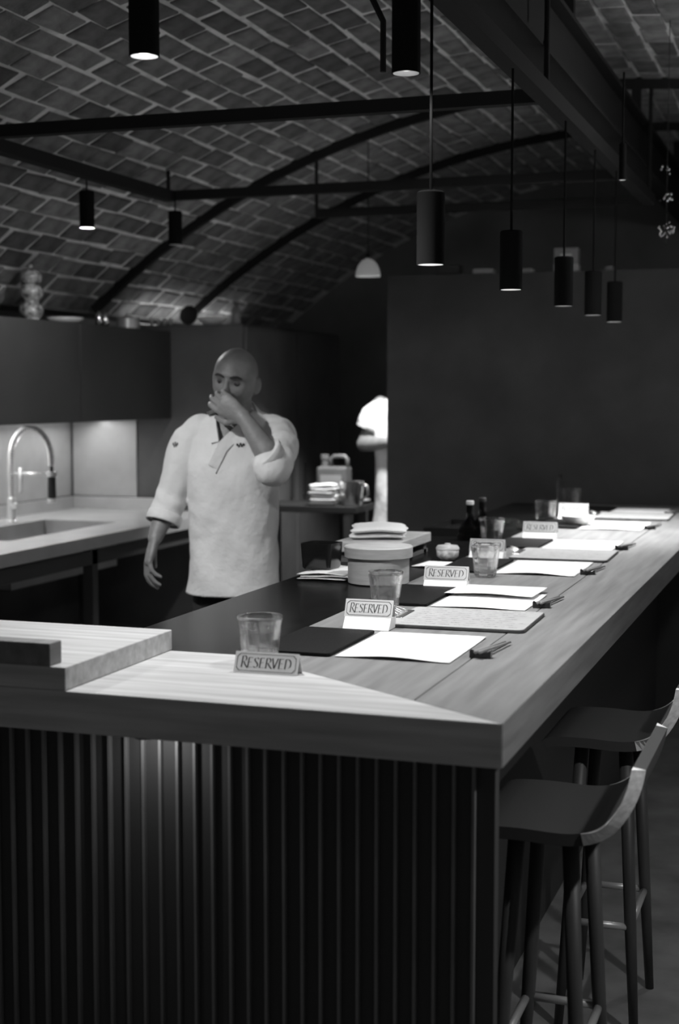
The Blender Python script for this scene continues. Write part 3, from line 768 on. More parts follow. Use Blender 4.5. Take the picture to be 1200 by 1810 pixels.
# spring faucet
fc = thing('spring_faucet', 'chrome spring-neck kitchen faucet arching over the sink', 'faucet', (-3.905, 6.36, KZ))
MB().lathe([(0.030, 0), (0.030, 0.008), (0.022, 0.014), (0.022, 0.12), (0.016, 0.125), (0.014, 0.13)], 28).build('base', 'faucet_steel', fc, smooth='auto')
path = [(0, 0, 0.12 + 0.19 * k / 10) for k in range(11)]
RA = 0.115
for k in range(1, 25):
    a = PI * k / 24
    path.append((RA - RA * math.cos(a), 0, 0.31 + 0.16 * math.sin(a) if a < PI / 2 else 0.31 + 0.16 * math.sin(a)))
path += [(2 * RA, 0, 0.31 - 0.02 * k) for k in range(1, 4)]
MB().tube(path, 0.0085, 12).build('hose', 'rubber', fc, smooth=True)
# helical spring round the hose
hel = []; cum = [0.0]
P = [Vector(p) for p in path]
for i in range(1, len(P)): cum.append(cum[-1] + (P[i] - P[i - 1]).length)
Ltot = cum[-1]; nt_ = 1100; turns = 52
for k in range(nt_):
    s_ = Ltot * 0.93 * k / (nt_ - 1) + 0.01; i = 0
    while i < len(cum) - 2 and cum[i + 1] < s_: i += 1
    f = (s_ - cum[i]) / (cum[i + 1] - cum[i]); p = P[i].lerp(P[i + 1], f); tt = (P[i + 1] - P[i]).normalized()
    w_ = Vector((0, 1, 0)); u_ = tt.cross(w_); a = 2 * PI * turns * k / nt_
    hel.append(p + (u_ * math.cos(a) + w_ * math.sin(a)) * 0.0145)
MB().tube(hel, 0.0034, 5).build('spring', 'faucet_steel', fc, smooth=True)
MB().lathe([(0.017, 0.02), (0.021, 0.03), (0.019, 0.12), (0.013, 0.15)], 24, (2 * RA, 0, 0.105)).build('spray_head', 'rubber', fc, smooth='auto')
MB().lathe([(0.022, 0.0), (0.024, 0.004), (0.022, 0.022)], 24, (2 * RA, 0, 0.103)).build('spray_nozzle', 'faucet_steel', fc, smooth='auto')
MB().tube([(0, 0, 0.245), (2 * RA - 0.02, 0, 0.245)], 0.0075, 10).build('support_arm', 'faucet_steel', fc, smooth=True)
MB().lathe([(0.026, -0.012), (0.026, 0.012)], 20, (2 * RA, 0, 0.245)).build('hook_ring', 'faucet_steel', fc)
MB().tube([(0.01, -0.01, 0.08), (0.05, -0.05, 0.085), (0.075, -0.08, 0.10)], [0.014, 0.010, 0.008], 12).build('lever', 'faucet_steel', fc, smooth=True)
MB().tube([(0.055, 0.0, 0.15), (0.055, 0.0, 0.275)], 0.010, 10).build('pot_filler', 'faucet_steel', fc, smooth=True)

# ================================================================== THINGS ON TOP OF THE CABINETS
def ornate_jar(label, x, y, k):
    t = thing('ornate_jar', label, 'jar', (x, y, 1.901), 0, 'ornate jars on the wall cabinets')
    prof = [(0.045, 0.0)]
    for q in range(2):
        z0 = 0.005 + q * 0.085
        for a in range(9): prof.append((0.036 + 0.022 * math.sin(PI * a / 8), z0 + 0.08 * a / 8))
    MB().lathe([(r * k, z * k) for r, z in prof], 40).build('body', 'ornate', t, smooth=True)
    lid = MB().lathe([(r * k, z * k) for r, z in [(0.040, 0.170), (0.050, 0.185), (0.053, 0.21), (0.040, 0.235), (0.018, 0.245), (0.001, 0.246)]], 40).build('lid', 'ornate', t, smooth=True)
    MB().ell((0, 0, 0.252 * k), (0.010 * k, 0.010 * k, 0.012 * k)).build('finial', 'ceramic', lid, smooth=True)
    return t
ornate_jar('patterned lidded jar with three tiers on the wall cabinet', -3.56, 6.0, 0.98)
ornate_jar('patterned lidded jar cut off by the left picture edge', -3.56, 5.63, 0.86)
Z1 = 1.901
o = MB().lathe([(0.06, 0), (0.085, 0.015), (0.09, 0.03), (0.086, 0.03), (0.06, 0.006)], 40).build('shallow_dish', 'ceramic', None, (-3.57, 6.33, 1.901), 0, True)
tag(o, 'pale shallow dish on the wall cabinet right of the patterned jar', 'dish')
for k in range(2):
    o = MB().lathe([(0.012, 0), (0.017, 0.004), (0.019, 0.055), (0.010, 0.064), (0.004, 0.074)], 20).build('spice_pot', 'chrome', None, (-3.52, 6.58 + 0.07 * k, Z1), 0, True)
    tag(o, ['left', 'right'][k] + ' of two tiny shiny metal pots on the wall cabinet', 'pot', 'tiny shiny pots')
pt = thing('cooking_pot', 'dull metal lidded pot on the wall cabinet beside the tall cabinet', 'pot', (-3.56, 6.98, Z1))
MB().lathe([(0.055, 0), (0.06, 0.004), (0.06, 0.055)], 36).build('body', 'steel_brushed', pt, smooth='auto')
MB().lathe([(0.063, 0.055), (0.058, 0.062), (0.012, 0.07), (0.012, 0.082), (0.001, 0.083)], 36).build('lid', 'steel_brushed', pt, smooth='auto')
for k in range(4):
    o = MB().lathe([(0.008, 0), (0.011, 0.003), (0.0135, 0.036), (0.0115, 0.036), (0.008, 0.006)], 24).build('small_cup', 'ceramic', None, (-3.605 + 0.039 * k, 7.35, 1.936), 0, True)
    tag(o, ['leftmost', 'second from the left', 'third from the left', 'rightmost'][k] + ' of four small cups lined up on the tall cabinet', 'cup', 'four small cups on the tall cabinet')
o = MB().lathe([(0.001, 0.0), (0.042, 0.0), (0.054, 0.008), (0.054, 0.012), (0.042, 0.005), (0.001, 0.005)], 48)
M = Matrix.Translation((0, 0, 0.0545)) @ Matrix.Rotation(math.radians(80), 4, 'X') 
o.v = [tuple(M @ Vector(v)) for v in o.v]
tag(o.build('round_tray', 'panel_satin', None, (-3.40, 7.40, 1.936), 0, 'auto'), 'dark round tray standing upright on the tall cabinet', 'tray')
o = MB().lathe([(0.04, 0), (0.06, 0.004), (0.095, 0.03), (0.1, 0.036), (0.05, 0.042), (0.001, 0.044)], 40)
o.v = [(v[0] * 0.92, v[1] * 0.55, v[2] * 1.0) for v in o.v]
tag(o.build('oval_platter', 'paper', None, (-3.25, 7.37, 1.936), 0, True), 'pale oval platter on the tall cabinet above the chef', 'platter')
o = MB().lathe([(0.022, 0), (0.024, 0.004), (0.024, 0.08), (0.012, 0.09), (0.012, 0.11)], 24).build('tall_bottle', 'plastic', None, (-3.105, 7.36, 1.936), 0, True)
tag(o, 'dull slim bottle at the right end of the tall cabinet', 'bottle')

# things on top of the partition
ZP = 2.151
def boxy(label, x, w, h, m, lid=None, name='storage_box'):
    t = thing(name, label, 'box', (x, PY + 0.06, ZP), 0, 'boxes on the partition')
    MB().bb((-w / 2, -0.04, 0), (w / 2, 0.04, h)).build('body', m, t, bevel=0.003)
    if lid: MB().bb((-w / 2 - .002, -0.042, h), (w / 2 + .002, 0.042, h + 0.03)).build('lid', lid, t, bevel=0.003)
    return t
boxy('dull flat box on the partition right of the dome lamp', -1.86, 0.12, 0.05, 'panel_satin')
boxy('pale flat box on the partition under the nearest cable pendant', -1.68, 0.10, 0.024, 'ceramic')
boxy('long low pale box on the partition between the cable pendants', -1.51, 0.15, 0.02, 'ceramic')
t = boxy('square pale box with a darker top on the partition', -1.27, 0.12, 0.035, 'label_pale', None)
MB().bb((-0.058, -0.038, 0.035), (0.058, 0.038, 0.115)).build('lid', 'plastic', t, bevel=0.004)
MB().bb((-0.028, -0.0395, 0.055), (0.028, -0.038, 0.085)).build('label', 'label_pale', t)
boxy('tiny pale box at the right on the partition', -1.06, 0.04, 0.02, 'plastic')
# hanging bead ornament at the right edge
t = thing('bead_ornament', 'hanging ornament of small shiny beads at the right picture edge', 'ornament', (-0.655, 5.85, 2.24))
MB().tube([(0, 0, -0.1), (0, 0, 0.76)], 0.0015, 6).build('cord', 'steel_black', t)
rr_ = random.Random(5)
bead = MB().ell((0, 0, 0), (0.0035, 0.0035, 0.0035), 10, 6).mesh('bead')
for zc, sp, n in ((0.19, 0.028, 6), (0.08, 0.026, 12), (-0.04, 0.035, 34)):
    for k in range(n):
        v = Vector((rr_.gauss(0, 1), rr_.gauss(0, 1), rr_.gauss(0, 1))).normalized() * sp * rr_.uniform(0.6, 1)
        o = link('bead', bead, 'chrome', t, (v.x, v.y, zc + v.z), 0, True); k_ = rr_.uniform(0.6, 1.5); o.scale = (k_, k_, k_)

# ================================================================== BACK KITCHEN
kb = thing('kitchen_bench', 'dark work bench in the back kitchen beside the second cook', 'bench', (0, 0, 0))
MB().bb((-3.0, 7.28, 0.93), (-2.40, 7.62, 0.965)).build('top', 'bench_dark', kb, bevel=0.003)
for (x, y) in ((-2.98, 7.30), (-2.47, 7.30), (-2.98, 7.56), (-2.47, 7.56)): MB().bb((x, y, 0), (x + 0.04, y + 0.04, 0.93)).build('leg', 'panel_black', kb)
MB().bb((-2.97, 7.31, 0.3), (-2.45, 7.59, 0.32)).build('shelf', 'panel_black', kb)
jc = thing('jerry_can', 'translucent plastic jerry can with a handle on the back bench', 'canister', (-2.605, 7.54, 0.966))
MB().bb((-0.085, -0.06, 0), (0.085, 0.06, 0.20)).build('body', 'can_plastic', jc, bevel=0.015)
MB().bb((-0.06, -0.0625, 0.08), (0.06, -0.06, 0.155)).build('label', 'plastic', jc)
MB().tube([(-0.02, 0, 0.19), (-0.02, 0, 0.24), (0.0, 0, 0.255), (0.06, 0, 0.255), (0.075, 0, 0.24), (0.075, 0, 0.19)], 0.012, 10).build('handle', 'can_plastic', jc, smooth=True)
MB().lathe([(0.02, 0.195), (0.02, 0.235), (0.024, 0.237), (0.024, 0.262), (0.02, 0.264)], 24, (-0.055, 0, 0)).build('cap', 'can_plastic', jc, smooth='auto')
o = folded_cloth(0.14, 0.10, 6, 0.019, 21).build('cloth_stack', 'white_cloth', None, (-2.60, 7.36, 0.9665), 0.1, True)
tag(o, 'stack of white cloths on the back bench in front of the jerry can', 'cloth')
pn = thing('steel_jug', 'dented steel jug beside the white cloths on the back bench', 'jug', (-2.452, 7.385, 0.966))
MB().lathe([(0.05, 0), (0.053, 0.004), (0.062, 0.09), (0.064, 0.13), (0.060, 0.13), (0.05, 0.01)], 32).build('body', 'steel', pn, smooth='auto')
MB().tube([(0.055, -0.02, 0.115), (0.095, -0.03, 0.11), (0.10, -0.03, 0.06), (0.058, -0.02, 0.03)], 0.007, 8).build('handle', 'steel', pn, smooth=True)
o = MB().lathe([(0.03, 0), (0.05, 0.003), (0.075, 0.018), (0.077, 0.022), (0.05, 0.012), (0.001, 0.01)], 36).build('white_plate', 'ceramic', None, (-2.478, 7.54, 0.966), 0, True)
tag(o, 'white plate at the end of the back bench beside the second cook', 'plate')
kx, ky, kz = -2.285, 7.14, 2.155
kl = thing('dome_lamp', 'softly glowing dome lamp hanging over the second cook', 'lamp', (kx, ky, kz))
dm = [(0.062 * math.cos(a * PI / 20), 0.09 * math.sin(a * PI / 20)) for a in range(10)]
MB().lathe(dm + [(0.012, 0.092)], 36, cap=False).build('shade', 'lamp_shade', kl, smooth=True, solid=0.003)
MB().lathe([(0.012, 0.088), (0.012, 0.11), (0.004, 0.115)], 20).build('socket', 'steel_black', kl, smooth='auto')
MB().ell((0, 0, 0.05), (0.022, 0.022, 0.028)).build('bulb', 'lamp_mid', kl, smooth=True)
MB().tube([(0, 0, 0.11), (0, 0, VZ + math.sqrt(VR ** 2 - (kx - VX) ** 2) - kz)], 0.003, 6).build('cable', 'steel_black', kl)
spot('dome_light', (kx, ky, kz - 0.004), (kx - 0.03, ky + 0.2, 0), E_KITCHEN, 100, 0.5, 0.04)

# ================================================================== PEOPLE
def remesh(mb_, voxel, smooth_it, name):
    me = mb_.mesh(name + '_raw')
    o = bpy.data.objects.new(name + '_raw', me); COL.objects.link(o)
    md = o.modifiers.new('r', 'REMESH'); md.mode = 'VOXEL'; md.voxel_size = voxel
    if smooth_it:
        m2 = o.modifiers.new('s', 'SMOOTH'); m2.factor = 0.5; m2.iterations = smooth_it
    dg = bpy.context.evaluated_depsgraph_get(); dg.update()
    out = bpy.data.meshes.new_from_object(o.evaluated_get(dg)); out.name = name
    bpy.data.objects.remove(o); bpy.data.meshes.remove(me)
    return out
def sstep(a, b, x):
    t_ = min(1, max(0, (x - a) / (b - a))); return t_ * t_ * (3 - 2 * t_)
def head_mesh(mb_, M):
    a, b, c = 0.0765, 0.098, 0.121
    n, m = 64, 48; vs = []; fs = []
    def f(d):
        up_ = sstep(0.0, 0.8, d.z)
        x, y, z = d.x * a * (1 + 0.10 * up_ * (1 - abs(d.z) ** 6)), d.y * b * (1 + 0.06 * up_ * (1 - abs(d.z) ** 6)), d.z * c * (1 - 0.04 * up_)
        lo = sstep(0.1, 1.0, -d.z)
        x *= 1 - 0.30 * lo
        if y > 0: y *= 1 - 0.42 * sstep(0.15, 0.9, -d.z)
        else: y *= 1 - 0.06 * sstep(0, .9, -d.z)
        if y < -0.06: y = -0.06 + (y + 0.06) * 0.80
        p = Vector((x, y, z))
        if d.y < 0:
            for sx in (-1, 1):
                q = math.exp(-(((x - sx * 0.031) / 0.017) ** 2 + ((z - 0.004) / 0.012) ** 2)); p.y += 0.015 * q
                q = math.exp(-(((x - sx * 0.030) / 0.022) ** 2 + ((z - 0.027) / 0.008) ** 2)); p.y -= 0.006 * q
                q = math.exp(-(((x - sx * 0.045) / 0.018) ** 2 + ((z + 0.030) / 0.016) ** 2)); p.y -= 0.005 * q
            q = math.exp(-((x / 0.022) ** 2 + ((z + 0.108) / 0.014) ** 2)); p.y -= 0.007 * q
        return p
    for j in range(1, m):
        ph = PI * j / m
        for i in range(n):
            t_ = 2 * PI * i / n
            vs.append(M @ f(Vector((math.sin(ph) * math.cos(t_), math.sin(ph) * math.sin(t_), math.cos(ph)))))
    top = len(vs); vs += [M @ f(Vector((0, 0, 1))), M @ f(Vector((0, 0, -1)))]
    for j in range(m - 2):
        for i in range(n):
            i2 = (i + 1) % n; fs.append((j * n + i, (j + 1) * n + i, (j + 1) * n + i2, j * n + i2))
    for i in range(n):
        fs.append((top, i, (i + 1) % n)); fs.append((top + 1, (m - 2) * n + (i + 1) % n, (m - 2) * n + i))
    mb_.add(vs, fs)
    X = lambda p: M @ Vector(p)
    mb_.tube([X((0, -0.082, 0.018)), X((0, -0.096, -0.008)), X((0, -0.106, -0.032))], [0.007, 0.009, 0.0125], 12, 'round')
    for sx in (-1, 1):
        mb_.ell(X((sx * 0.012, -0.092, -0.036)), (0.009, 0.010, 0.008), 12, 8)
        R_ = M.to_3x3() @ Euler((0.1, sx * 0.12, -sx * 0.35)).to_matrix()
        mb_.ell(X((sx * 0.081, 0.012, -0.008)), (0.009, 0.019, 0.032), 16, 10, R_)
        mb_.ell(X((sx * 0.076, 0.008, -0.026)), (0.008, 0.012, 0.014), 12, 8, R_)
    mb_.tube([X((-0.022, -0.080, -0.066)), X((0, -0.090, -0.063)), X((0.022, -0.080, -0.066))], [0.004, 0.0065, 0.004], 10, 'round')
    mb_.tube([X((-0.019, -0.080, -0.074)), X((0, -0.088, -0.076)), X((0.019, -0.080, -0.074))], [0.004, 0.007, 0.004], 10, 'round')
def hand_mesh(mb_, wrist, d, nrm, thumb_sign, curl, k=1.0, spread=0.07, thumb_curl=0.5, bases=None):
    d = Vector(d).normalized(); nrm = Vector(nrm); nrm = (nrm - d * nrm.dot(d)).normalized(); s_ = d.cross(nrm) * thumb_sign
    W = Vector(wrist)
    pts = [W - d * 0.01, W + d * 0.02 * k, W + d * 0.055 * k, W + d * 0.088 * k, W + d * 0.098 * k]
    rad = [(0.026 * k, 0.019 * k), (0.030 * k, 0.018 * k), (0.040 * k, 0.0165 * k), (0.042 * k, 0.0135 * k), (0.036 * k, 0.010 * k)]
    mb_.tube(pts, rad, 20, 'flat', ref=s_)
    lens = [(0.043, 0.026, 0.021), (0.048, 0.030, 0.023), (0.044, 0.028, 0.022), (0.034, 0.021, 0.019)]
    offs = [0.031, 0.0105, -0.0105, -0.030]; starts = [0.090, 0.094, 0.090, 0.082]
    for fi in range(4):
        p = W + d * starts[fi] * k + s_ * offs[fi] * k - nrm * 0.001
        q = [p - d * 0.018 * k, p]; r_ = [0.0098 * k, 0.0096 * k]
        ang = 0.0; sp = spread * (1.5 - fi)
        dd0 = (d + s_ * sp).normalized()
        for si in range(3):
            ang += curl[fi][si] if isinstance(curl[fi], (list, tuple)) else curl[fi]
            dd = dd0 * math.cos(ang) + nrm * math.sin(ang)
            p = p + dd * lens[fi][si] * k; q.append(p); r_.append((0.0088, 0.0080, 0.0068)[si] * k)
        mb_.tube(q, r_, 12, 'round')
    b0 = W + d * 0.022 * k + s_ * 0.022 * k + nrm * 0.004
    t1 = b0 + (d * 0.55 + s_ * 0.75 + nrm * 0.30).normalized() * 0.042 * k
    t2 = t1 + (d * 0.85 + s_ * 0.42 * (1 - thumb_curl) + nrm * (0.25 + thumb_curl * 0.5)).normalized() * 0.032 * k
    t3 = t2 + (d * 0.9 + s_ * 0.15 * (1 - thumb_curl) + nrm * (0.3 + thumb_curl * 0.6)).normalized() * 0.026 * k
    mb_.tube([b0 - d * 0.01 * k, b0, t1, t2, t3], [0.014 * k, 0.0155 * k, 0.0115 * k, 0.0100 * k, 0.0080 * k], 14, 'round')
def ring_loft(mb_, rings, n=40, e=2.3):
    vs = []; fs = []
    for (z, cx, cy, rx, ry) in rings:
        for i in range(n):
            a = 2 * PI * i / n; ca, sa = math.cos(a), math.sin(a)
            vs.append((cx + rx * math.copysign(abs(ca) ** (2 / e), ca), cy + ry * math.copysign(abs(sa) ** (2 / e), sa), z))
    m = len(rings)
    for j in range(m - 1):
        for i in range(n): fs.append((j * n + i, j * n + (i + 1) % n, (j + 1) * n + (i + 1) % n, (j + 1) * n + i))
    fs += [tuple(range(n))[::-1], tuple((m - 1) * n + i for i in range(n))]
    mb_.add(vs, fs)

def person(label, loc, rz, sp, voxel):
    root = thing('person', label, 'person', loc, rz)
    dz = sp.get('dz', 0.0)
    hm = Matrix.Translation(sp['head']) @ Euler(sp['head_rot'], 'XYZ').to_matrix().to_4x4()
    body = MB(); head_mesh(body, hm)
    hc = Vector(sp['head'])
    body.tube([hc + Vector((0, 0.022, -0.05)), hc + Vector((-0.002, 0.026, -0.11)), Vector((sp['cx'], 0.03, 1.46 + dz))], [0.056, 0.057, 0.068], 24, 'round')
    J = [(1.50, .065, .062), (1.475, .105, .078), (1.44, .150, .095), (1.36, .158, .110), (1.22, .143, .115), (1.08, .138, .115), (.95, .145, .12), (.84, .14, .115)]
    ring_loft(body, [(z + dz, sp['cx'], 0.015, rx - .004, ry) for z, rx, ry in J][::-1])
    for A in sp['arms']:
        sh, el, wr = [Vector(p) for p in A['joints']]
        body.tube([sh, sh.lerp(el, 0.5), el], [0.050, 0.045, 0.040], 18, 'round')
        body.tube([el, el.lerp(wr, 0.3), el.lerp(wr, 0.7), wr], [0.040, 0.043, 0.033, 0.026], 18, 'round')
        hand_mesh(body, wr, A['hand_dir'], A['palm'], A['thumb'], A['curl'], 1.0, A.get('spread', 0.06), A.get('tc', 0.5))
    for sx in (-1, 1):
        body.tube([(sp['cx'] + sx * 0.075, 0.01, 0.86 + dz), (sp['cx'] + sx * 0.085, 0.0, 0.48), (sp['cx'] + sx * 0.085, 0.02, 0.09)], [0.075, 0.05, 0.036], 18, 'round')
    me = remesh(body, voxel, 3, 'body')
    bo = link('body', me, 'skin', root, smooth=True)
    # eyes, brows
    R3 = hm.to_3x3()
    for sx in (-1, 1):
        e = MB().ell((0, 0, 0), (0.0115, 0.0115, 0.0105), 16, 10, R3).build('eye', 'eye_shaded', root, hm @ Vector((sx * 0.031, -0.0705, 0.003)), 0, True)
        MB().ell((0, 0, 0), (0.0055, 0.004, 0.0055), 12, 8, R3).build('iris', 'hair_dark', e, R3 @ Vector((-0.001, -0.0095, -0.001)), 0, True)
        pts = [hm @ Vector((sx * xx, yy, zz)) for xx, yy, zz in ((0.013, -0.0915, 0.022), (0.024, -0.0925, 0.027), (0.037, -0.087, 0.028), (0.049, -0.076, 0.022))]
        MB().tube(pts, [(0.003, 0.0035), (0.004, 0.005), (0.004, 0.005), (0.002, 0.003)], 8, 'round').build('eyebrow', 'hair_dark', root, smooth=True)
    if sp.get('hair'):
        hmb = MB(); hmb.ell(hm @ Vector((0, 0.016, 0.022)), (0.082, 0.094, 0.112), 32, 20, R3)
        hme = hmb.mesh('hair'); bm = bmesh.new(); bm.from_mesh(hme); inv = hm.inverted()
        bmesh.ops.delete(bm, geom=[v for v in bm.verts if (inv @ v.co).z < 0.045 - 0.9 * max(0, (inv @ v.co).y)], context='VERTS'); bm.to_mesh(hme); bm.free()
        link('hair', hme, 'hair_dark', root, smooth=True, solid=0.006)
    # jacket
    jk = MB()
    tl = sp['torso'] + [(sp['torso'][-1][0] - 0.05,) + tuple(sp['torso'][-1][1:])]
    ring_loft(jk, [(z + dz, x, y, rx, ry) for z, x, y, rx, ry in tl][::-1], 48, 2.4)
    for A in sp['arms']:
        jk.tube([Vector(p) for p, r in A['sleeve']], [r for p, r in A['sleeve']], 24, 'flat')
        for p, r in A.get('balls', []): jk.ell(p, (r, r, r), 24, 14)
    jm = remesh(jk, 0.0055 if voxel < 0.005 else 0.008, 6, 'jacket')
    # folds
    nrms = [v.normal.copy() for v in jm.vertices]
    cos = [v.co.copy() for v in jm.vertices]
    for vi, p in enumerate(cos):
        k = 0.0
        k += 0.012 * noise.noise((p.x * 8 + p.z * 6, p.y * 8, p.z * 3.0)) + 0.004 * noise.noise((p.x * 22 - p.z * 9, p.y * 22, p.z * 9 + 4))
        for A in sp['arms']:
            el = Vector(A['sleeve'][-1][0]); dd = (p - el).length
            k += 0.0022 * math.exp(-(dd / 0.14) ** 2) * math.sin((p - el).dot((Vector(A['sleeve'][0][0]) - el).normalized()) * 95 + 3 * noise.noise(p * 12))
        cos[vi] = p + nrms[vi] * k
    jm.vertices.foreach_set('co', [c_ for p in cos for c_ in p]); jm.update()
    bvh = BVHTree.FromPolygons([v.co.copy() for v in jm.vertices], [tuple(f.vertices) for f in jm.polygons])
    V = sp['vneck']     # left top, apex, right top  (x, z)
    bm = bmesh.new(); bm.from_mesh(jm)
    def inV(x, z):
        (xa, za), (xb, zb), (xc, zc) = V
        if z < zb: return False
        tl = (z - zb) / (za - zb); tr = (z - zb) / (zc - zb)
        return xb + (xa - xb) * tl < x < xb + (xc - xb) * tr
    kill = []
    for v in bm.verts:
        p = v.co
        if p.y < 0.0 and inV(p.x, p.z): kill.append(v)
        elif (p.xy - Vector((sp['cx'], 0.03))).length < 0.066 and p.z > 1.46 + dz: kill.append(v)
        elif p.z < sp['torso'][-1][0] + dz: kill.append(v)
    bmesh.ops.delete(bm, geom=kill, context='VERTS'); bm.to_mesh(jm); bm.free()
    jo = link('jacket', jm, 'jacket', root, smooth=True, solid=0.004)
    def front(x, z, lift=0.004):
        h = bvh.ray_cast(Vector((x, -1.0, z)), Vector((0, 1, 0)))
        return Vector((x, (h[0].y if h[0] else -0.1) - lift, z))
    def band(path, w, name, m_='jacket', th=0.005):
        m2 = MB(); n = len(path)
        vs = []
        for i, (p, wv) in enumerate(path):
            t_ = (path[min(n - 1, i + 1)][0] - path[max(0, i - 1)][0]).normalized()
            wv = Vector(wv); wv = (wv - t_ * wv.dot(t_)).normalized(); nn = t_.cross(wv).normalized() * th
            for q in (-nn, nn):
                vs.append(p + q * 0.5); vs.append(p + q * 0.5 + wv * w)
        fs = []
        for i in range(n - 1):
            a = i * 4; b = a + 4
            fs += [(a, a + 1, b + 1, b), (a + 2, b + 2, b + 3, a + 3), (a, b, b + 2, a + 2), (a + 1, a + 3, b + 3, b + 1)]
        fs += [(0, 2, 3, 1), ((n - 1) * 4, (n - 1) * 4 + 1, (n - 1) * 4 + 3, (n - 1) * 4 + 2)]
        m2.add(vs, fs).build(name, m_, jo, smooth='auto')
    if sp.get('collar'):
        (xa, za), (xb, zb), (xc, zc) = V
        cx = sp['cx']; bz_ = sp['back_z']
        # image-left band
        Lp = []
        for k in range(7):
            a = math.radians(90 + 80 * k / 6); Lp.append((Vector((cx + 0.064 * math.cos(a), 0.03 + 0.062 * math.sin(a), bz_ - (bz_ - za) * (k / 6) ** 2)), (math.cos(a) * 0.8, math.sin(a) * .8, -1.0)))
        for k in range(0, 9):
            u = k / 8; x = xa + (xb - xa) * u; z = za + (zb - za) * u
            Lp.append((front(x, z, 0.003) if k > 1 else Vector((x, front(x, z).y * (0.55 + 0.4 * k), z)), (-1, 0.1, -0.5)))
        band(Lp, 0.030, 'collar_band', th=0.008)
        MB().tube([p + Vector((0, -0.004, 0)) for p, w_ in Lp[7:]], 0.0022, 6).build('crease_line', 'crease_shade', jo, smooth=True)  # dark tube paints the shadow line along the collar edge
        Rp = []
        for k in range(7):
            a = math.radians(90 - 80 * k / 6); Rp.append((Vector((cx + 0.068 * math.cos(a), 0.03 + 0.064 * math.sin(a), bz_ + 0.006 - (bz_ - zc) * (k / 6) ** 2)), (math.cos(a) * 0.8, math.sin(a) * .8, -1.0)))
        ex, ez = sp['wrap_end']
        for k in range(0, 17):
            u = k / 16
            if u < 0.55: q = u / 0.55; x = xc + (xb - xc) * q; z = zc + (zb - zc) * q
            else: q = (u - 0.55) / 0.45; x = xb + (ex - xb) * q; z = zb + (ez - zb) * q
            Rp.append((front(x, z, 0.007) if k > 2 else Vector((x, front(x, z).y * (0.5 + 0.17 * k), z)), (0.7, 0.0, -0.8)))
        band(Rp, 0.042, 'collar_band', th=0.009)
        for off_ in (0.042,):
            MB().tube([p + (Vector(w_) - Vector((0, 0, 0))).normalized() * off_ + Vector((0, -0.004, 0)) for p, w_ in Rp[9:]], 0.0022, 6).build('crease_line', 'crease_shade', jo, smooth=True)
        # dark tubes above stand in for crease shadow at the overlap
        # small chest emblem and sleeve emblem
        for (x, z, w, h_) in sp['emblems']:
            m2 = MB()
            for k, (ox, oz) in enumerate([(-1, 0.2), (-0.45, -0.5), (0, 0.55), (0.4, -0.35), (0.95, 0.3)]):
                p = front(x + ox * w / 2, z + oz * h_ / 2, 0.0042)
                m2.ell(p, (w * 0.17, 0.0012, h_ * 0.34), 10, 6)
            m2.build('emblem', 'ink', jo, smooth=True)
    for A in sp['arms']:
        # turned cuff
        p0, r0 = A['sleeve'][-2]; p1, r1 = A['sleeve'][-1]
        p0 = Vector(p0); p1 = Vector(p1); d = (p1 - p0).normalized(); n = 28
        u = d.orthogonal().normalized(); w = d.cross(u); vs = []; fs = []
        prof = [(-0.034, r1 + 0.000), (-0.032, r1 + 0.003), (0.0, r1 + 0.004), (0.004, r1 + 0.002), (0.003, r1 - 0.004)]
        for (o_, r_) in prof:
            for i in range(n):
                a = 2 * PI * i / n; vs.append(p1 + d * o_ + (u * math.cos(a) + w * math.sin(a)) * r_)
        for j in range(len(prof) - 1):
            for i in range(n): fs.append((j * n + i, j * n + (i + 1) % n, (j + 1) * n + (i + 1) % n, (j + 1) * n + i))
        MB().add(vs, fs).build('cuff', 'jacket', jo, smooth=True)
    # trousers and shoes
    tr_ = MB(); cx = sp['cx']
    ring_loft(tr_, [(z, cx, 0.012, rx, ry) for z, rx, ry in ((0.78, .148, .122), (0.86, .152, .125), (0.96 + dz, .140, .118))], 32, 2.2)
    for sx in (-1, 1):
        tr_.tube([(cx + sx * 0.075, 0.01, 0.84), (cx + sx * 0.082, 0.0, 0.48), (cx + sx * 0.085, 0.015, 0.07)], [0.088, 0.070, 0.062], 20, 'flat')
    link('trousers', remesh(tr_, 0.012, 4, 'trousers'), 'trousers', root, smooth=True)
    for sx in (-1, 1):
        MB().tube([(cx + sx * 0.085, 0.07, 0.045), (cx + sx * 0.087, 0.0, 0.05), (cx + sx * 0.095, -0.10, 0.04), (cx + sx * 0.098, -0.16, 0.032)], [(0.043, 0.036), (0.048, 0.04), (0.038, 0.042), (0.028, 0.034)], 16, 'round').build('shoe', 'rubber', root, smooth=True)
    return root

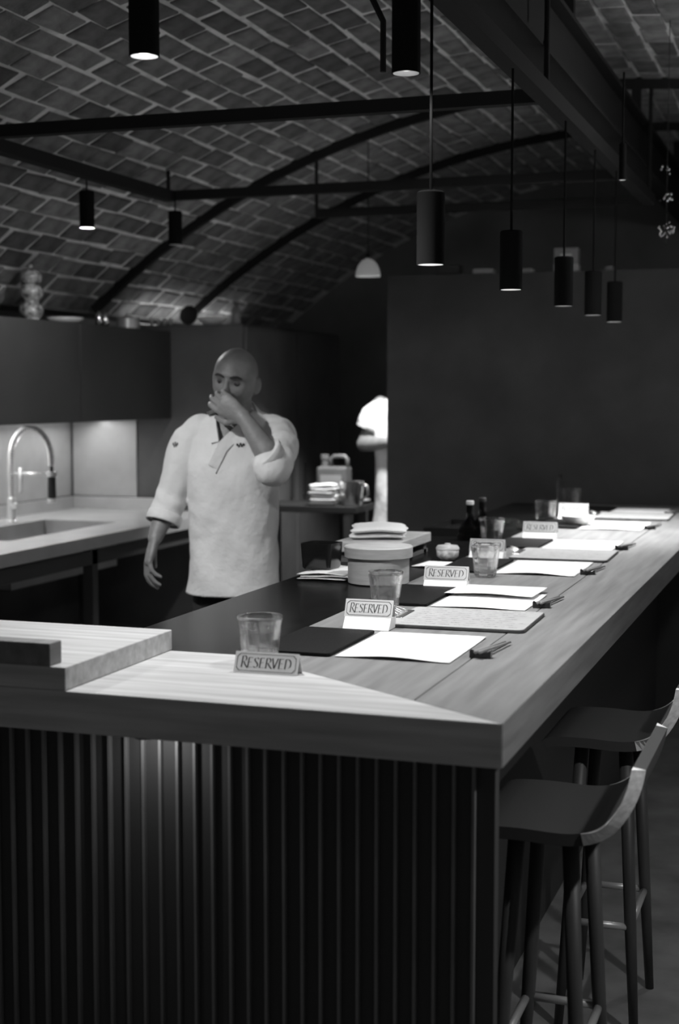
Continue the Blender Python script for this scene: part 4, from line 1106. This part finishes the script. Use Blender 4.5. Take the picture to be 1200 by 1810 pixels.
K = 5.2 / FPX
def cl(x, y, dpt): return ((x - 415) * K, dpt, 1.57 - (y - 693) * K)     # chef's own frame: x to the right, y away, z up
ch_pos = Vector((0, 0, 0)) + rgt * ((415 - 600) * K) + Vector((-math.sin(YAW), math.cos(YAW), 0)) * (5.2 + 0.0)
CHEF = {
 'cx': 0.006, 'head': (0.004, -0.012, 1.610), 'head_rot': (math.radians(7), math.radians(9), math.radians(-15)),
 'torso': [(1.498, 0.004, 0.03, .072, .068), (1.478, 0.008, 0.026, .118, .086), (1.452, 0.010, 0.022, .155, .104), (1.40, 0.008, 0.016, .170, .122),
           (1.30, 0.0, 0.01, .166, .134), (1.18, -0.006, 0.008, .158, .138), (1.05, -0.008, 0.008, .157, .14), (.94, -0.008, 0.01, .162, .146), (.852, -0.008, 0.01, .170, .152)],
 'vneck': ((-0.066, 1.508), (-0.046, 1.398), (0.052, 1.492)), 'collar': True, 'back_z': 1.545, 'wrap_end': (-0.085, 1.318),
 'emblems': [(0.028, 1.386, 0.022, 0.014), (-0.206, 1.385, 0.016, 0.018)],
 'arms': [
  {'balls': [((-0.125, 0.014, 1.418), 0.072)], 'joints': [(-0.120, 0.015, 1.415), cl(302, 878, 0.0), cl(277, 948, -0.075)], 'hand_dir': (-0.28, -0.15, -1.0), 'palm': (0.95, 0.25, 0.0), 'thumb': -1,
   'curl': [(0.25, 0.4, 0.3), (0.35, 0.5, 0.35), (0.42, 0.5, 0.35), (0.5, 0.55, 0.35)], 'tc': 0.15, 'spread': 0.05,
   'sleeve': [((-0.115, 0.015, 1.437), 0.060), ((-0.150, 0.012, 1.40), 0.070), (cl(320, 825, 0.01), 0.064), (cl(303, 875, -0.008), 0.060), (cl(289, 921, -0.040), 0.059)]},
  {'balls': [((0.130, 0.01, 1.418), 0.072), ((0.150, -0.205, 1.322), 0.068)], 'joints': [(0.130, 0.010, 1.415), (0.150, -0.205, 1.325), (0.044, -0.185, 1.484)], 'hand_dir': (-0.80, 0.16, 0.52), 'palm': (0.30, 1.0, 0.0), 'thumb': 1,
   'curl': [(0.5, 0.7, 0.5), (0.5, 0.7, 0.5), (0.55, 0.75, 0.5), (0.6, 0.8, 0.5)], 'tc': 0.5, 'spread': 0.04,
   'sleeve': [((0.120, 0.02, 1.432), 0.062), ((0.150, -0.01, 1.415), 0.072), ((0.158, -0.11, 1.372), 0.072), ((0.152, -0.20, 1.332), 0.068), ((0.122, -0.215, 1.362), 0.058)]},
 ]}
person('bald cook in a white wrap jacket covering his mouth with one hand', (ch_pos.x, ch_pos.y, 0), YAW, CHEF, 0.0036)
K2 = 8.1 / FPX
c2 = rgt * ((722 - 600) * K2) + Vector((-math.sin(YAW), math.cos(YAW), 0)) * 8.1
def c2l(x, y, dpt): return ((x - 722) * K2, dpt, 1.57 - (y - 693) * K2)
COOK2 = {
 'cx': 0.0, 'dz': 0.055, 'hair': True, 'head': (0.0, -0.02, 1.70), 'head_rot': (math.radians(10), 0, math.radians(10)),
 'torso': [(1.498, 0.0, 0.03, .072, .068), (1.478, 0.0, 0.026, .120, .086), (1.452, 0.0, 0.022, .160, .104), (1.40, 0.0, 0.016, .178, .122),
           (1.30, 0.0, 0.01, .182, .134), (1.18, 0.0, 0.008, .185, .138), (1.05, 0.0, 0.008, .182, .14), (.90, 0.0, 0.01, .186, .146), (.775, 0.0, 0.01, .194, .152)],
 'vneck': ((-0.06, 1.56), (0.0, 1.47), (0.06, 1.56)), 'collar': False,
 'arms': [
  {'joints': [(-0.150, 0.015, 1.50), c2l(643, 785, 0.03), (-0.12, -0.17, 1.30)], 'hand_dir': (1, -0.2, 0.1), 'palm': (0, 1, 0), 'thumb': 1, 'curl': [0.3] * 4,
   'sleeve': [((-0.12, 0.015, 1.49), 0.062), ((-0.155, 0.012, 1.46), 0.076), (c2l(660, 735, 0.02), 0.072), (c2l(652, 757, 0.025), 0.068)]},
  {'joints': [(0.150, 0.015, 1.50), (0.22, 0.02, 1.24), (0.14, -0.18, 1.20)], 'hand_dir': (-1, -0.2, 0.0), 'palm': (0, 1, 0), 'thumb': -1, 'curl': [0.3] * 4,
   'sleeve': [((0.12, 0.015, 1.49), 0.062), ((0.155, 0.012, 1.46), 0.076), ((0.19, 0.02, 1.38), 0.072), ((0.20, 0.02, 1.33), 0.068)]},
 ]}
person('second cook in white, half hidden behind the dark partition', (c2.x, c2.y, 0), YAW, COOK2, 0.006)
